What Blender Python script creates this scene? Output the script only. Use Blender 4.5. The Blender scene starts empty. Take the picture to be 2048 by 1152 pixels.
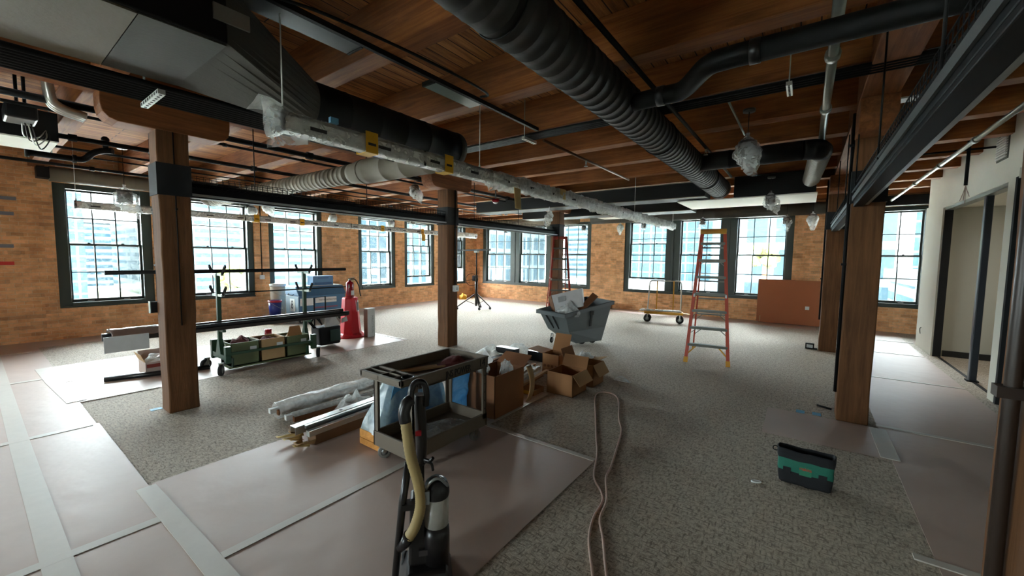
import bpy, bmesh, math, random
from mathutils import Vector, Matrix, noise as mnoise
rnd = random.Random(7)
scene = bpy.context.scene
COL = scene.collection
PI = math.pi
R = math.radians

# ------------------------------------------------------------------ camera
cam_d = bpy.data.cameras.new('camera'); cam = bpy.data.objects.new('camera', cam_d); COL.objects.link(cam)
YAW, PITCH, ROLL, FPX, CAMH = 0.631718, 0.073633, 0.012166, 799.9, 1.72
cam_d.sensor_fit = 'HORIZONTAL'; cam_d.sensor_width = 36.0; cam_d.lens = FPX / 2048 * 36.0
cam_d.clip_start = 0.05; cam_d.clip_end = 2000
def m3(rows): return Matrix(rows)
Rzr = m3(((math.cos(ROLL), -math.sin(ROLL), 0), (math.sin(ROLL), math.cos(ROLL), 0), (0, 0, 1)))
Rxp = m3(((1, 0, 0), (0, math.cos(PITCH), -math.sin(PITCH)), (0, math.sin(PITCH), math.cos(PITCH))))
Mc = Rzr @ Rxp
axA = Mc @ Vector((math.sin(YAW), 0, math.cos(YAW)))
axB = Mc @ Vector((-math.cos(YAW), 0, math.sin(YAW)))
axD = Mc @ Vector((0, 1, 0))
W = Matrix((-axB, axA, -axD))          # rows: world X, Y, Z in camera coords (x right, y down, z forward)
r3 = Matrix((( W[0][0], -W[0][1], -W[0][2]), (W[1][0], -W[1][1], -W[1][2]), (W[2][0], -W[2][1], -W[2][2])))
cam.matrix_world = Matrix.Translation((0, 0, CAMH)) @ r3.to_4x4()
scene.camera = cam

# ------------------------------------------------------------------ materials
def lin(h):
    h = h.lstrip('#'); v = [int(h[i:i+2], 16) / 255 for i in (0, 2, 4)]
    return tuple(x / 12.92 if x <= .04045 else ((x + .055) / 1.055) ** 2.4 for x in v) + (1,)
MATS = {}
def newmat(name):
    m = bpy.data.materials.new(name); m.use_nodes = True; nt = m.node_tree; nt.nodes.clear()
    out = nt.nodes.new('ShaderNodeOutputMaterial'); return m, nt, out
def N(nt, t, **kw):
    n = nt.nodes.new(t)
    for k, v in kw.items():
        if k in n.inputs.keys() if isinstance(k, str) else False: n.inputs[k].default_value = v
        else: setattr(n, k, v)
    return n
def setin(n, **kw):
    for k, v in kw.items(): n.inputs[k.replace('_', ' ')].default_value = v
def plain(name, col, rough=.6, metal=0., nscale=8., namt=.15, bump=0., bscale=40., stretch=None, coat=0., trans=0., alpha=1., spec=.5):
    """principled with noise variation of its own colour and an optional bump"""
    if name in MATS: return MATS[name]
    m, nt, out = newmat(name); L = nt.links
    p = N(nt, 'ShaderNodeBsdfPrincipled'); L.new(p.outputs[0], out.inputs[0])
    c = lin(col) if isinstance(col, str) else col
    setin(p, Roughness=rough, Metallic=metal); p.inputs['Specular IOR Level'].default_value = spec
    if coat: p.inputs['Coat Weight'].default_value = coat
    if trans: p.inputs['Transmission Weight'].default_value = trans
    if alpha < 1: p.inputs['Alpha'].default_value = alpha
    tc = N(nt, 'ShaderNodeTexCoord'); mp = N(nt, 'ShaderNodeMapping')
    L.new(tc.outputs['Object'], mp.inputs[0])
    if stretch: mp.inputs['Scale'].default_value = stretch
    nz = N(nt, 'ShaderNodeTexNoise'); setin(nz, Scale=nscale, Detail=4., Roughness=.6); L.new(mp.outputs[0], nz.inputs['Vector'])
    mx = N(nt, 'ShaderNodeMix', data_type='RGBA')
    L.new(nz.outputs[0], mx.inputs[0])
    mx.inputs[6].default_value = tuple(x * (1 - namt) for x in c[:3]) + (1,)
    mx.inputs[7].default_value = tuple(min(1, x * (1 + namt)) for x in c[:3]) + (1,)
    L.new(mx.outputs[2], p.inputs['Base Color'])
    if bump:
        n2 = N(nt, 'ShaderNodeTexNoise'); setin(n2, Scale=bscale, Detail=3.); L.new(mp.outputs[0], n2.inputs['Vector'])
        b = N(nt, 'ShaderNodeBump'); setin(b, Strength=bump, Distance=.02); L.new(n2.outputs[0], b.inputs['Height']); L.new(b.outputs[0], p.inputs['Normal'])
    MATS[name] = m; return m
def wood(name, c1, c2, axis, rough=.75, scale=1.0, dark=.6):
    """sawn timber with grain running along the given object axis"""
    m, nt, out = newmat(name); L = nt.links
    p = N(nt, 'ShaderNodeBsdfPrincipled'); L.new(p.outputs[0], out.inputs[0]); setin(p, Roughness=rough)
    p.inputs['Specular IOR Level'].default_value = .3
    tc = N(nt, 'ShaderNodeTexCoord'); mp = N(nt, 'ShaderNodeMapping'); L.new(tc.outputs['Object'], mp.inputs[0])
    s = [14 * scale] * 3; s['XYZ'.index(axis)] = .9 * scale; mp.inputs['Scale'].default_value = s
    g = N(nt, 'ShaderNodeTexNoise'); setin(g, Scale=1.6, Detail=6., Roughness=.65, Distortion=.6); L.new(mp.outputs[0], g.inputs['Vector'])
    cr = N(nt, 'ShaderNodeValToRGB'); L.new(g.outputs[0], cr.inputs[0])
    e = cr.color_ramp.elements; e[0].position = .3; e[0].color = lin(c2); e[1].position = .68; e[1].color = lin(c1)
    big = N(nt, 'ShaderNodeTexNoise'); setin(big, Scale=1.3, Detail=3.); L.new(tc.outputs['Object'], big.inputs['Vector'])
    mr = N(nt, 'ShaderNodeMapRange'); setin(mr, From_Min=.3, From_Max=.7, To_Min=dark, To_Max=1.1); L.new(big.outputs[0], mr.inputs[0])
    mx = N(nt, 'ShaderNodeMix', data_type='RGBA', blend_type='MULTIPLY'); mx.inputs[0].default_value = 1
    L.new(cr.outputs[0], mx.inputs[6]); L.new(mr.outputs[0], mx.inputs[7]); L.new(mx.outputs[2], p.inputs['Base Color'])
    b = N(nt, 'ShaderNodeBump'); setin(b, Strength=.35, Distance=.01); L.new(g.outputs[0], b.inputs['Height']); L.new(b.outputs[0], p.inputs['Normal'])
    MATS[name] = m; return m
def brick(name, horiz):
    """old orange common brick; horiz = object axis that runs along the wall"""
    m, nt, out = newmat(name); L = nt.links
    p = N(nt, 'ShaderNodeBsdfPrincipled'); L.new(p.outputs[0], out.inputs[0]); setin(p, Roughness=.88)
    p.inputs['Specular IOR Level'].default_value = .25
    ge = N(nt, 'ShaderNodeNewGeometry'); sp = N(nt, 'ShaderNodeSeparateXYZ'); L.new(ge.outputs['Position'], sp.inputs[0])
    wob = N(nt, 'ShaderNodeTexNoise'); setin(wob, Scale=9., Detail=3.); L.new(ge.outputs['Position'], wob.inputs['Vector'])
    wm = N(nt, 'ShaderNodeMath', operation='MULTIPLY_ADD'); L.new(wob.outputs[0], wm.inputs[0]); wm.inputs[1].default_value = .03
    L.new(sp.outputs['Z'], wm.inputs[2])
    ad = N(nt, 'ShaderNodeMath', operation='ADD'); L.new(sp.outputs['X'], ad.inputs[0]); L.new(sp.outputs['Y'], ad.inputs[1])
    cb = N(nt, 'ShaderNodeCombineXYZ'); L.new(ad.outputs[0], cb.inputs[0]); L.new(wm.outputs[0], cb.inputs[1])
    bt = N(nt, 'ShaderNodeTexBrick'); L.new(cb.outputs[0], bt.inputs['Vector'])
    setin(bt, Scale=1., Mortar_Size=.008, Mortar_Smooth=.5, Bias=-.15, Brick_Width=.205, Row_Height=.068)
    bt.inputs['Color1'].default_value = lin('#edbb8d'); bt.inputs['Color2'].default_value = lin('#d39d6e'); bt.inputs['Mortar'].default_value = lin('#e2c09a')
    st = N(nt, 'ShaderNodeTexNoise'); setin(st, Scale=3.2, Detail=6., Roughness=.7); L.new(cb.outputs[0], st.inputs['Vector'])
    cr = N(nt, 'ShaderNodeValToRGB'); L.new(st.outputs[0], cr.inputs[0])
    e = cr.color_ramp.elements; e[0].position = .33; e[0].color = (.76, .68, .62, 1); e[1].position = .62; e[1].color = (1.15, 1.10, 1.03, 1)
    mx = N(nt, 'ShaderNodeMix', data_type='RGBA', blend_type='MULTIPLY'); mx.inputs[0].default_value = 1
    L.new(bt.outputs['Color'], mx.inputs[6]); L.new(cr.outputs[0], mx.inputs[7])
    # odd dark burnt bricks
    mp = N(nt, 'ShaderNodeMapping'); L.new(cb.outputs[0], mp.inputs[0]); mp.inputs['Scale'].default_value = (4.9, 14.7, 1)
    vo = N(nt, 'ShaderNodeTexWhiteNoise', noise_dimensions='2D'); sn = N(nt, 'ShaderNodeVectorMath', operation='FLOOR'); L.new(mp.outputs[0], sn.inputs[0]); L.new(sn.outputs[0], vo.inputs['Vector'])
    th = N(nt, 'ShaderNodeMath', operation='GREATER_THAN'); th.inputs[1].default_value = .87; L.new(vo.outputs[0], th.inputs[0])
    sc_ = N(nt, 'ShaderNodeMath', operation='MULTIPLY'); sc_.inputs[1].default_value = .25; L.new(th.outputs[0], sc_.inputs[0])
    m2 = N(nt, 'ShaderNodeMix', data_type='RGBA'); L.new(sc_.outputs[0], m2.inputs[0]); L.new(mx.outputs[2], m2.inputs[6]); m2.inputs[7].default_value = lin('#5e3a26')
    L.new(m2.outputs[2], p.inputs['Base Color'])
    hm = N(nt, 'ShaderNodeMath', operation='MULTIPLY_ADD'); hm.inputs[1].default_value = -1.; L.new(bt.outputs['Fac'], hm.inputs[0]); L.new(st.outputs[0], hm.inputs[2])
    b = N(nt, 'ShaderNodeBump'); setin(b, Strength=.7, Distance=.012); L.new(hm.outputs[0], b.inputs['Height']); L.new(b.outputs[0], p.inputs['Normal'])
    MATS[name] = m; return m
def carpet():
    m, nt, out = newmat('carpet'); L = nt.links
    p = N(nt, 'ShaderNodeBsdfPrincipled'); L.new(p.outputs[0], out.inputs[0]); setin(p, Roughness=.8)
    p.inputs['Specular IOR Level'].default_value = .35
    p.inputs['Sheen Weight'].default_value = .1; p.inputs['Sheen Roughness'].default_value = .5
    ge = N(nt, 'ShaderNodeNewGeometry')
    def nz(sx, sy, s, d, dist=0.):
        mp = N(nt, 'ShaderNodeMapping'); mp.inputs['Scale'].default_value = (sx, sy, 1); L.new(ge.outputs['Position'], mp.inputs[0])
        n = N(nt, 'ShaderNodeTexNoise'); setin(n, Scale=s, Detail=d, Roughness=.6, Distortion=dist); L.new(mp.outputs[0], n.inputs['Vector']); return n
    a = nz(4, 1.2, 17., 1., .3); b = nz(1.2, 4, 17., 1., .3); c = nz(1, 1, 150., 2.)
    mxa = N(nt, 'ShaderNodeMath', operation='MAXIMUM'); L.new(a.outputs[0], mxa.inputs[0]); L.new(b.outputs[0], mxa.inputs[1])
    ad = N(nt, 'ShaderNodeMath', operation='MULTIPLY_ADD'); L.new(c.outputs[0], ad.inputs[0]); ad.inputs[1].default_value = .45; L.new(mxa.outputs[0], ad.inputs[2])
    cr = N(nt, 'ShaderNodeValToRGB'); L.new(ad.outputs[0], cr.inputs[0])
    e = cr.color_ramp.elements; e[0].position = .68; e[0].color = lin('#bdb09d'); e[1].position = .95; e[1].color = lin('#74685a')
    L.new(cr.outputs[0], p.inputs['Base Color'])
    iv = N(nt, 'ShaderNodeMath', operation='MULTIPLY'); iv.inputs[1].default_value = -1; L.new(ad.outputs[0], iv.inputs[0])
    bp = N(nt, 'ShaderNodeBump'); setin(bp, Strength=.4, Distance=.012); L.new(iv.outputs[0], bp.inputs['Height']); L.new(bp.outputs[0], p.inputs['Normal'])
    MATS['carpet'] = m; return m
def glassmat():
    m, nt, out = newmat('window_glass'); L = nt.links
    tr = N(nt, 'ShaderNodeBsdfTransparent'); tr.inputs[0].default_value = (.93, .97, .97, 1)
    gl = N(nt, 'ShaderNodeBsdfGlossy'); setin(gl, Roughness=.03)
    fr = N(nt, 'ShaderNodeFresnel'); setin(fr, IOR=1.45)
    mx = N(nt, 'ShaderNodeMixShader'); L.new(fr.outputs[0], mx.inputs[0]); L.new(tr.outputs[0], mx.inputs[1]); L.new(gl.outputs[0], mx.inputs[2])
    # dried rain spots and construction dust
    tl = N(nt, 'ShaderNodeBsdfTranslucent'); tl.inputs[0].default_value = (.30, .33, .34, 1)
    ge = N(nt, 'ShaderNodeNewGeometry')
    n = N(nt, 'ShaderNodeTexNoise'); setin(n, Scale=16., Detail=5., Roughness=.75, Distortion=1.2); L.new(ge.outputs['Position'], n.inputs['Vector'])
    mr = N(nt, 'ShaderNodeMapRange'); setin(mr, From_Min=.45, From_Max=.72, To_Min=.0, To_Max=.07); L.new(n.outputs[0], mr.inputs[0])
    m2 = N(nt, 'ShaderNodeMixShader'); L.new(mr.outputs[0], m2.inputs[0]); L.new(mx.outputs[0], m2.inputs[1]); L.new(tl.outputs[0], m2.inputs[2])
    L.new(m2.outputs[0], out.inputs[0]); MATS['window_glass'] = m; return m
def film(name, col, opac, rough=.25, scale=18., lo=.5, hi=1.5):
    """thin crinkled plastic sheet: partly see-through, partly milky, with sharp sheen"""
    m, nt, out = newmat(name); L = nt.links
    tr = N(nt, 'ShaderNodeBsdfTransparent'); tr.inputs[0].default_value = (.95, .96, .96, 1)
    p = N(nt, 'ShaderNodeBsdfPrincipled'); p.inputs['Base Color'].default_value = lin(col); setin(p, Roughness=rough)
    p.inputs['Specular IOR Level'].default_value = .9
    tl = N(nt, 'ShaderNodeBsdfTranslucent'); tl.inputs[0].default_value = lin(col)
    ms = N(nt, 'ShaderNodeMixShader'); ms.inputs[0].default_value = .4; L.new(p.outputs[0], ms.inputs[1]); L.new(tl.outputs[0], ms.inputs[2])
    tc = N(nt, 'ShaderNodeTexCoord'); n = N(nt, 'ShaderNodeTexNoise'); setin(n, Scale=scale, Detail=4., Distortion=1.5); L.new(tc.outputs['Object'], n.inputs['Vector'])
    mr = N(nt, 'ShaderNodeMapRange'); setin(mr, From_Min=.35, From_Max=.65, To_Min=opac * lo, To_Max=min(1., opac * hi)); L.new(n.outputs[0], mr.inputs[0])
    b = N(nt, 'ShaderNodeBump'); setin(b, Strength=.5, Distance=.02); L.new(n.outputs[0], b.inputs['Height']); L.new(b.outputs[0], p.inputs['Normal'])
    mx = N(nt, 'ShaderNodeMixShader'); L.new(mr.outputs[0], mx.inputs[0]); L.new(tr.outputs[0], mx.inputs[1]); L.new(ms.outputs[0], mx.inputs[2])
    L.new(mx.outputs[0], out.inputs[0]); MATS[name] = m; return m
def deckmat():
    """plank ceiling: boards running along Y with dark gaps"""
    m, nt, out = newmat('deck_planks'); L = nt.links
    p = N(nt, 'ShaderNodeBsdfPrincipled'); L.new(p.outputs[0], out.inputs[0]); setin(p, Roughness=.8); p.inputs['Specular IOR Level'].default_value = .25
    ge = N(nt, 'ShaderNodeNewGeometry'); sp = N(nt, 'ShaderNodeSeparateXYZ'); L.new(ge.outputs['Position'], sp.inputs[0])
    cb = N(nt, 'ShaderNodeCombineXYZ'); L.new(sp.outputs['Y'], cb.inputs[0]); L.new(sp.outputs['X'], cb.inputs[1])
    bt = N(nt, 'ShaderNodeTexBrick'); L.new(cb.outputs[0], bt.inputs['Vector'])
    setin(bt, Scale=1., Mortar_Size=.006, Mortar_Smooth=.3, Bias=0., Brick_Width=3.3, Row_Height=.14)
    bt.inputs['Color1'].default_value = lin('#b87c45'); bt.inputs['Color2'].default_value = lin('#8c5a2f'); bt.inputs['Mortar'].default_value = lin('#2a1509')
    mp = N(nt, 'ShaderNodeMapping'); mp.inputs['Scale'].default_value = (12, .8, 1); L.new(ge.outputs['Position'], mp.inputs[0])
    g = N(nt, 'ShaderNodeTexNoise'); setin(g, Scale=2., Detail=6., Roughness=.7); L.new(mp.outputs[0], g.inputs['Vector'])
    cr = N(nt, 'ShaderNodeValToRGB'); L.new(g.outputs[0], cr.inputs[0]); e = cr.color_ramp.elements
    e[0].position = .34; e[0].color = (.42, .36, .32, 1); e[1].position = .62; e[1].color = (1.1, 1.05, 1, 1)
    mx = N(nt, 'ShaderNodeMix', data_type='RGBA', blend_type='MULTIPLY'); mx.inputs[0].default_value = 1
    L.new(bt.outputs['Color'], mx.inputs[6]); L.new(cr.outputs[0], mx.inputs[7]); L.new(mx.outputs[2], p.inputs['Base Color'])
    b = N(nt, 'ShaderNodeBump'); setin(b, Strength=.5, Distance=.01); L.new(g.outputs[0], b.inputs['Height']); L.new(b.outputs[0], p.inputs['Normal'])
    MATS['deck_planks'] = m; return m
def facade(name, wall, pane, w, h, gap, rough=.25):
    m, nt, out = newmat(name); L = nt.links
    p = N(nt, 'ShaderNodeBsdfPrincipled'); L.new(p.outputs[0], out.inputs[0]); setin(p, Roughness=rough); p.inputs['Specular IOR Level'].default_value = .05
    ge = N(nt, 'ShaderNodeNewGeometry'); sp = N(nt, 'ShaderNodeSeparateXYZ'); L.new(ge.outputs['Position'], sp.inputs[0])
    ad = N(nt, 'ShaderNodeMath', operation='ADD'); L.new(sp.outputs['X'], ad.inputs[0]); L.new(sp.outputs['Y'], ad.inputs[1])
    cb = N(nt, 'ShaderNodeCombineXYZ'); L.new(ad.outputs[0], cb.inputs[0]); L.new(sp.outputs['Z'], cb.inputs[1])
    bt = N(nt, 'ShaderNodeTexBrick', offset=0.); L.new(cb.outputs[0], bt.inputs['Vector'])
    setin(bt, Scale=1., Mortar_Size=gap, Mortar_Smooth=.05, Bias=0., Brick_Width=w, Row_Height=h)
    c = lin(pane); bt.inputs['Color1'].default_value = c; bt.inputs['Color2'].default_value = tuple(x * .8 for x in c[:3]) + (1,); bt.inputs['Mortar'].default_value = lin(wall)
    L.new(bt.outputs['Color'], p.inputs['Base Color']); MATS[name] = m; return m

M_carpet = carpet(); M_glass = glassmat(); M_deck = deckmat()
M_brick = brick('brick', 'Y')
M_joist = wood('joist_timber', '#a96b39', '#764320', 'X')
M_girder = wood('girder_timber', '#a0653a', '#6e3f20', 'Y')
M_col = wood('column_timber', '#785030', '#55371e', 'Z', dark=.8)
M_black = plain('black_paint', '#111111', .6, namt=.1, spec=.18)
M_blacks = plain('black_satin', '#17181a', .3)
M_band = plain('charcoal_paint', '#1d1e20', .7, spec=.3)
M_duct = plain('black_duct_paint', '#171718', .65, nscale=3, namt=.2, spec=.25)
M_ductg = plain('grey_duct_paint', '#746d5f', .7, nscale=4, namt=.12, bump=.1, spec=.3)
M_ductd = plain('charcoal_duct_paint', '#45433d', .7, nscale=4, namt=.12, bump=.1, spec=.3)
M_galv = plain('galvanised', '#9da39c', .35, metal=.8, nscale=14)
M_strut = plain('strut_white', '#c9ccc6', .4, metal=.3)
M_frame = plain('window_frame_paint', '#333d37', .45, nscale=5, namt=.08)
M_white = plain('white_wall_paint', '#e4e3d6', .7, namt=.04, nscale=3)
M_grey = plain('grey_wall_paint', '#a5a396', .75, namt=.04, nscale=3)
M_ramb = plain('floor_paper', '#b09a8e', .5, nscale=2.2, namt=.09, bump=.35, bscale=4., spec=.55)
M_tape = plain('white_tape', '#b9b2a8', .5, nscale=10, namt=.08)
M_card = plain('cardboard', '#96683f', .8, nscale=6, namt=.1)
M_cardl = plain('cardboard_light', '#b08e63', .8, nscale=6, namt=.1)
M_cardd = plain('cardboard_dark', '#6f4526', .8, nscale=6, namt=.15)
M_film = film('clear_plastic_film', '#f6f8f6', .30, lo=.7, hi=1.3, scale=10.)
M_filmh = film('milky_plastic_film', '#f2f4f1', .62, lo=.75, hi=1.25, scale=11.)
M_filmb = film('blue_plastic_film', '#5d9dc4', .85, lo=.8, hi=1.15, scale=7)
M_filmt = film('grey_blue_plastic_film', '#a9bcbf', .75, lo=.75, hi=1.2, scale=7)
M_alu = plain('aluminium', '#c3c8c8', .28, metal=.85, stretch=(1, .1, 1), nscale=20)
M_fix = plain('fixture_grey', '#dfe2e0', .4)
M_yellow = plain('yellow_label', '#d9a414', .6)
M_manila = plain('manila_paper', '#c9b077', .8)
M_red = plain('red_plastic', '#c9162a', .4, nscale=3, namt=.08)
M_redd = plain('red_enamel', '#8c1220', .25)
M_orange = plain('orange_fibreglass', '#b5442a', .45, nscale=6)
M_ored = plain('red_fibreglass', '#9c3524', .45, nscale=6)
M_ypaint = plain('yellow_paint', '#c98f16', .5, nscale=7, namt=.2)
M_rubber = plain('black_rubber', '#121212', .7)
M_hub = plain('wheel_hub', '#8d8f8e', .4, metal=.5)
M_green = plain('green_steel', '#22402c', .45, nscale=6)
M_greenl = plain('green_box_paint', '#5f6845', .6, nscale=6)
M_cart = plain('brown_cart_plastic', '#6b6052', .6, nscale=8, namt=.1, bump=.05)
M_tilt = plain('grey_tub_plastic', '#5d6465', .5, nscale=5, namt=.08)
M_crate = wood('pine_crate', '#d99a52', '#b87a38', 'Y', dark=.85)
M_blue = plain('blue_steel', '#3f6a8d', .4, nscale=4, namt=.1)
M_bluel = plain('blue_grey_steel', '#8fa3ae', .45)
M_sticker = plain('white_sticker', '#d8dcda', .5)
M_whitep = plain('white_paper', '#d9dadb', .6)
M_ink = plain('black_ink', '#18181a', .6)
M_teal = plain('teal_fabric', '#1d6b58', .75, bump=.2, bscale=120)
M_bfab = plain('black_fabric', '#15161a', .8, bump=.2, bscale=120)
M_logo = plain('red_logo', '#c8402c', .6)
M_brown = plain('brown_board', '#a8623a', .65, nscale=3, namt=.06)
M_hose = plain('tan_ribbed_hose', '#a08a5c', .5)
M_dust = film('dusty_clear_canister', '#c9c4b8', .85, lo=.8, hi=1.1, scale=6)
M_vacb = plain('vacuum_black', '#1d1a1a', .3)
M_vacs = plain('vacuum_silver', '#8b8d8c', .3, metal=.5)
M_cord = plain('cord_pale', '#9c8b80', .6, namt=.1)
M_shade = plain('grey_shade', '#4c4d4b', .35, metal=.5)
M_maroon = plain('maroon_cloth', '#54211f', .9)
M_btape = plain('blue_tape', '#5b9ec4', .6)
M_tube = plain('chrome_tube', '#b7b5ae', .3, metal=.7)

# ------------------------------------------------------------------ mesh builder
class MB:
    def __init__(s): s.v = []; s.f = []; s.sm = []
    def add(s, vs, fs, smooth=False):
        o = len(s.v); s.v += [tuple(v) for v in vs]; s.f += [tuple(i + o for i in f) for f in fs]; s.sm += [smooth] * len(fs); return s
    def box(s, x0, x1, y0, y1, z0, z1, m=None):
        vs = [Vector(p) for p in ((x0,y0,z0),(x1,y0,z0),(x1,y1,z0),(x0,y1,z0),(x0,y0,z1),(x1,y0,z1),(x1,y1,z1),(x0,y1,z1))]
        if m is not None: vs = [m @ v for v in vs]
        return s.add(vs, [(3,2,1,0),(4,5,6,7),(0,1,5,4),(1,2,6,5),(2,3,7,6),(3,0,4,7)])
    def frus(s, b, t, z0, z1, m=None):
        """frustum: b, t = (x0,x1,y0,y1) at z0 / z1"""
        vs = [Vector(p) for p in ((b[0],b[2],z0),(b[1],b[2],z0),(b[1],b[3],z0),(b[0],b[3],z0),(t[0],t[2],z1),(t[1],t[2],z1),(t[1],t[3],z1),(t[0],t[3],z1))]
        if m is not None: vs = [m @ v for v in vs]
        return s.add(vs, [(3,2,1,0),(4,5,6,7),(0,1,5,4),(1,2,6,5),(2,3,7,6),(3,0,4,7)])
    def poly(s, pts, d):
        """closed polygon (3D points) extruded by vector d"""
        n = len(pts); d = Vector(d); a = [Vector(p) for p in pts]; b = [p + d for p in a]
        fs = [tuple(range(n - 1, -1, -1)), tuple(range(n, 2 * n))] + [(i, (i + 1) % n, n + (i + 1) % n, n + i) for i in range(n)]
        return s.add(a + b, fs)
    def quad(s, *p): return s.add(p, [tuple(range(len(p)))])
    def beam(s, p0, p1, w, h, up=(0, 0, 1)):
        """rectangular bar from p0 to p1; w across, h along up"""
        p0 = Vector(p0); p1 = Vector(p1); d = (p1 - p0).normalized(); u = Vector(up)
        if abs(d.dot(u)) > .98: u = Vector((0, 1, 0)) if abs(d.y) < .9 else Vector((1, 0, 0))
        sx = d.cross(u).normalized(); u = sx.cross(d).normalized()
        c = [sx * (a * w / 2) + u * (b * h / 2) for a, b in ((-1,-1),(1,-1),(1,1),(-1,1))]
        vs = [p0 + k for k in c] + [p1 + k for k in c]
        return s.add(vs, [(3,2,1,0),(4,5,6,7),(0,1,5,4),(1,2,6,5),(2,3,7,6),(3,0,4,7)])
    def tube(s, pts, r, n=10, caps=True, closed=False):
        P = [Vector(p) for p in pts]; k = len(P); rs = r if isinstance(r, (list, tuple)) else [r] * k
        ref = None; rings = []
        for i, p in enumerate(P):
            a = P[i - 1] if (i > 0 or closed) else p; b = P[(i + 1) % k] if (i < k - 1 or closed) else p
            d = (b - a)
            if d.length < 1e-9: d = Vector((0, 0, 1))
            d.normalize()
            if ref is None:
                ref = Vector((0, 0, 1)) if abs(d.z) < .9 else Vector((1, 0, 0))
            ref = (ref - d * ref.dot(d))
            if ref.length < 1e-6: ref = Vector((1, 0, 0)) - d * d.x
            ref.normalize(); q = d.cross(ref)
            rings.append([p + (ref * math.cos(2*PI*j/n) + q * math.sin(2*PI*j/n)) * rs[i] for j in range(n)])
        vs = [v for rg in rings for v in rg]; fs = []
        for i in range(k if closed else k - 1):
            a = i * n; b = ((i + 1) % k) * n
            fs += [(a + j, a + (j + 1) % n, b + (j + 1) % n, b + j) for j in range(n)]
        s.add(vs, fs, n > 5)
        if caps and not closed:
            o = len(s.v) - len(vs)
            s.f.append(tuple(o + j for j in range(n - 1, -1, -1))); s.sm.append(False)
            s.f.append(tuple(o + (k - 1) * n + j for j in range(n))); s.sm.append(False)
        return s
    def cyl(s, p0, p1, r, n=14, r1=None): return s.tube([p0, p1], [r, r if r1 is None else r1], n)
    def lathe(s, prof, c, n=20, m=None):
        vs = []; k = len(prof)
        for (r, z) in prof:
            for j in range(n):
                v = Vector((c[0] + r * math.cos(2*PI*j/n), c[1] + r * math.sin(2*PI*j/n), c[2] + z)); vs.append(m @ v if m is not None else v)
        fs = [(i*n + j, i*n + (j+1) % n, (i+1)*n + (j+1) % n, (i+1)*n + j) for i in range(k - 1) for j in range(n)]
        return s.add(vs, fs, True)
    def ball(s, c, r, n=10, sq=(1, 1, 1), jit=0., seed=0):
        rr = random.Random(seed); prof = []
        vs = []; fs = []; k = max(5, n // 2 + 2)
        for i in range(k + 1):
            t = PI * i / k
            for j in range(n):
                q = 1 + jit * (rr.random() - .5)
                vs.append((c[0] + r*sq[0]*math.sin(t)*math.cos(2*PI*j/n)*q, c[1] + r*sq[1]*math.sin(t)*math.sin(2*PI*j/n)*q, c[2] + r*sq[2]*math.cos(t)*q))
        for i in range(k):
            for j in range(n): fs.append((i*n + j, (i+1)*n + j, (i+1)*n + (j+1) % n, i*n + (j+1) % n))
        return s.add(vs, fs, True)
    def grid(s, fn, nu, nv, smooth=True):
        vs = [fn(u / nu, v / nv) for v in range(nv + 1) for u in range(nu + 1)]
        fs = [(v*(nu+1)+u, v*(nu+1)+u+1, (v+1)*(nu+1)+u+1, (v+1)*(nu+1)+u) for v in range(nv) for u in range(nu)]
        return s.add(vs, fs, smooth)
    def shift(s, d): s.v = [(x - d[0], y - d[1], z - d[2]) for x, y, z in s.v]; return s
    def xf(s, m): s.v = [tuple(m @ Vector(p)) for p in s.v]; return s
    def build(s, name, mat, parent=None, bevel=0., solid=0.):
        me = bpy.data.meshes.new(name); o = bpy.data.objects.new(name, me); COL.objects.link(o)
        if parent is None:
            xs, ys, zs = zip(*s.v); c = ((min(xs)+max(xs))/2, (min(ys)+max(ys))/2, min(zs)); s.shift(c); o.location = c
        else:
            o.parent = parent
        me.from_pydata(s.v, [], s.f); me.polygons.foreach_set('use_smooth', s.sm)
        bm = bmesh.new(); bm.from_mesh(me); bmesh.ops.recalc_face_normals(bm, faces=bm.faces); bm.to_mesh(me); bm.free(); me.update()
        me.materials.append(mat)
        if solid: md = o.modifiers.new('thick', 'SOLIDIFY'); md.thickness = solid; md.offset = 0
        if bevel: md = o.modifiers.new('bev', 'BEVEL'); md.width = bevel; md.segments = 2; md.limit_method = 'ANGLE'
        return o
def tag(o, label, cat, group=None, kind=None):
    o['label'] = label; o['category'] = cat
    if group: o['group'] = group
    if kind: o['kind'] = kind
    return o
def thing(name, label, cat, loc=(0, 0, 0), rz=0., group=None):
    o = bpy.data.objects.new(name, None); COL.objects.link(o); o.location = loc; o.rotation_euler = (0, 0, rz); o.empty_display_size = .1
    return tag(o, label, cat, group)
def wp(root, name, mb, mat, parent=None, **k):
    """part given in world coordinates under an unrotated root"""
    mb.shift(root.location); return mb.build(name, mat, parent or root, **k)
def struct(o): o['kind'] = 'structure'; return o
def copy_thing(root, loc, rz, label, group=None):
    r = root.copy(); COL.objects.link(r); r.location = loc; r.rotation_euler = (0, 0, rz); r['label'] = label
    if group: r['group'] = group
    for ch in list(root.children):
        c = ch.copy(); COL.objects.link(c); c.parent = r
        for g in list(ch.children):
            d = g.copy(); COL.objects.link(d); d.parent = c
    return r
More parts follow.
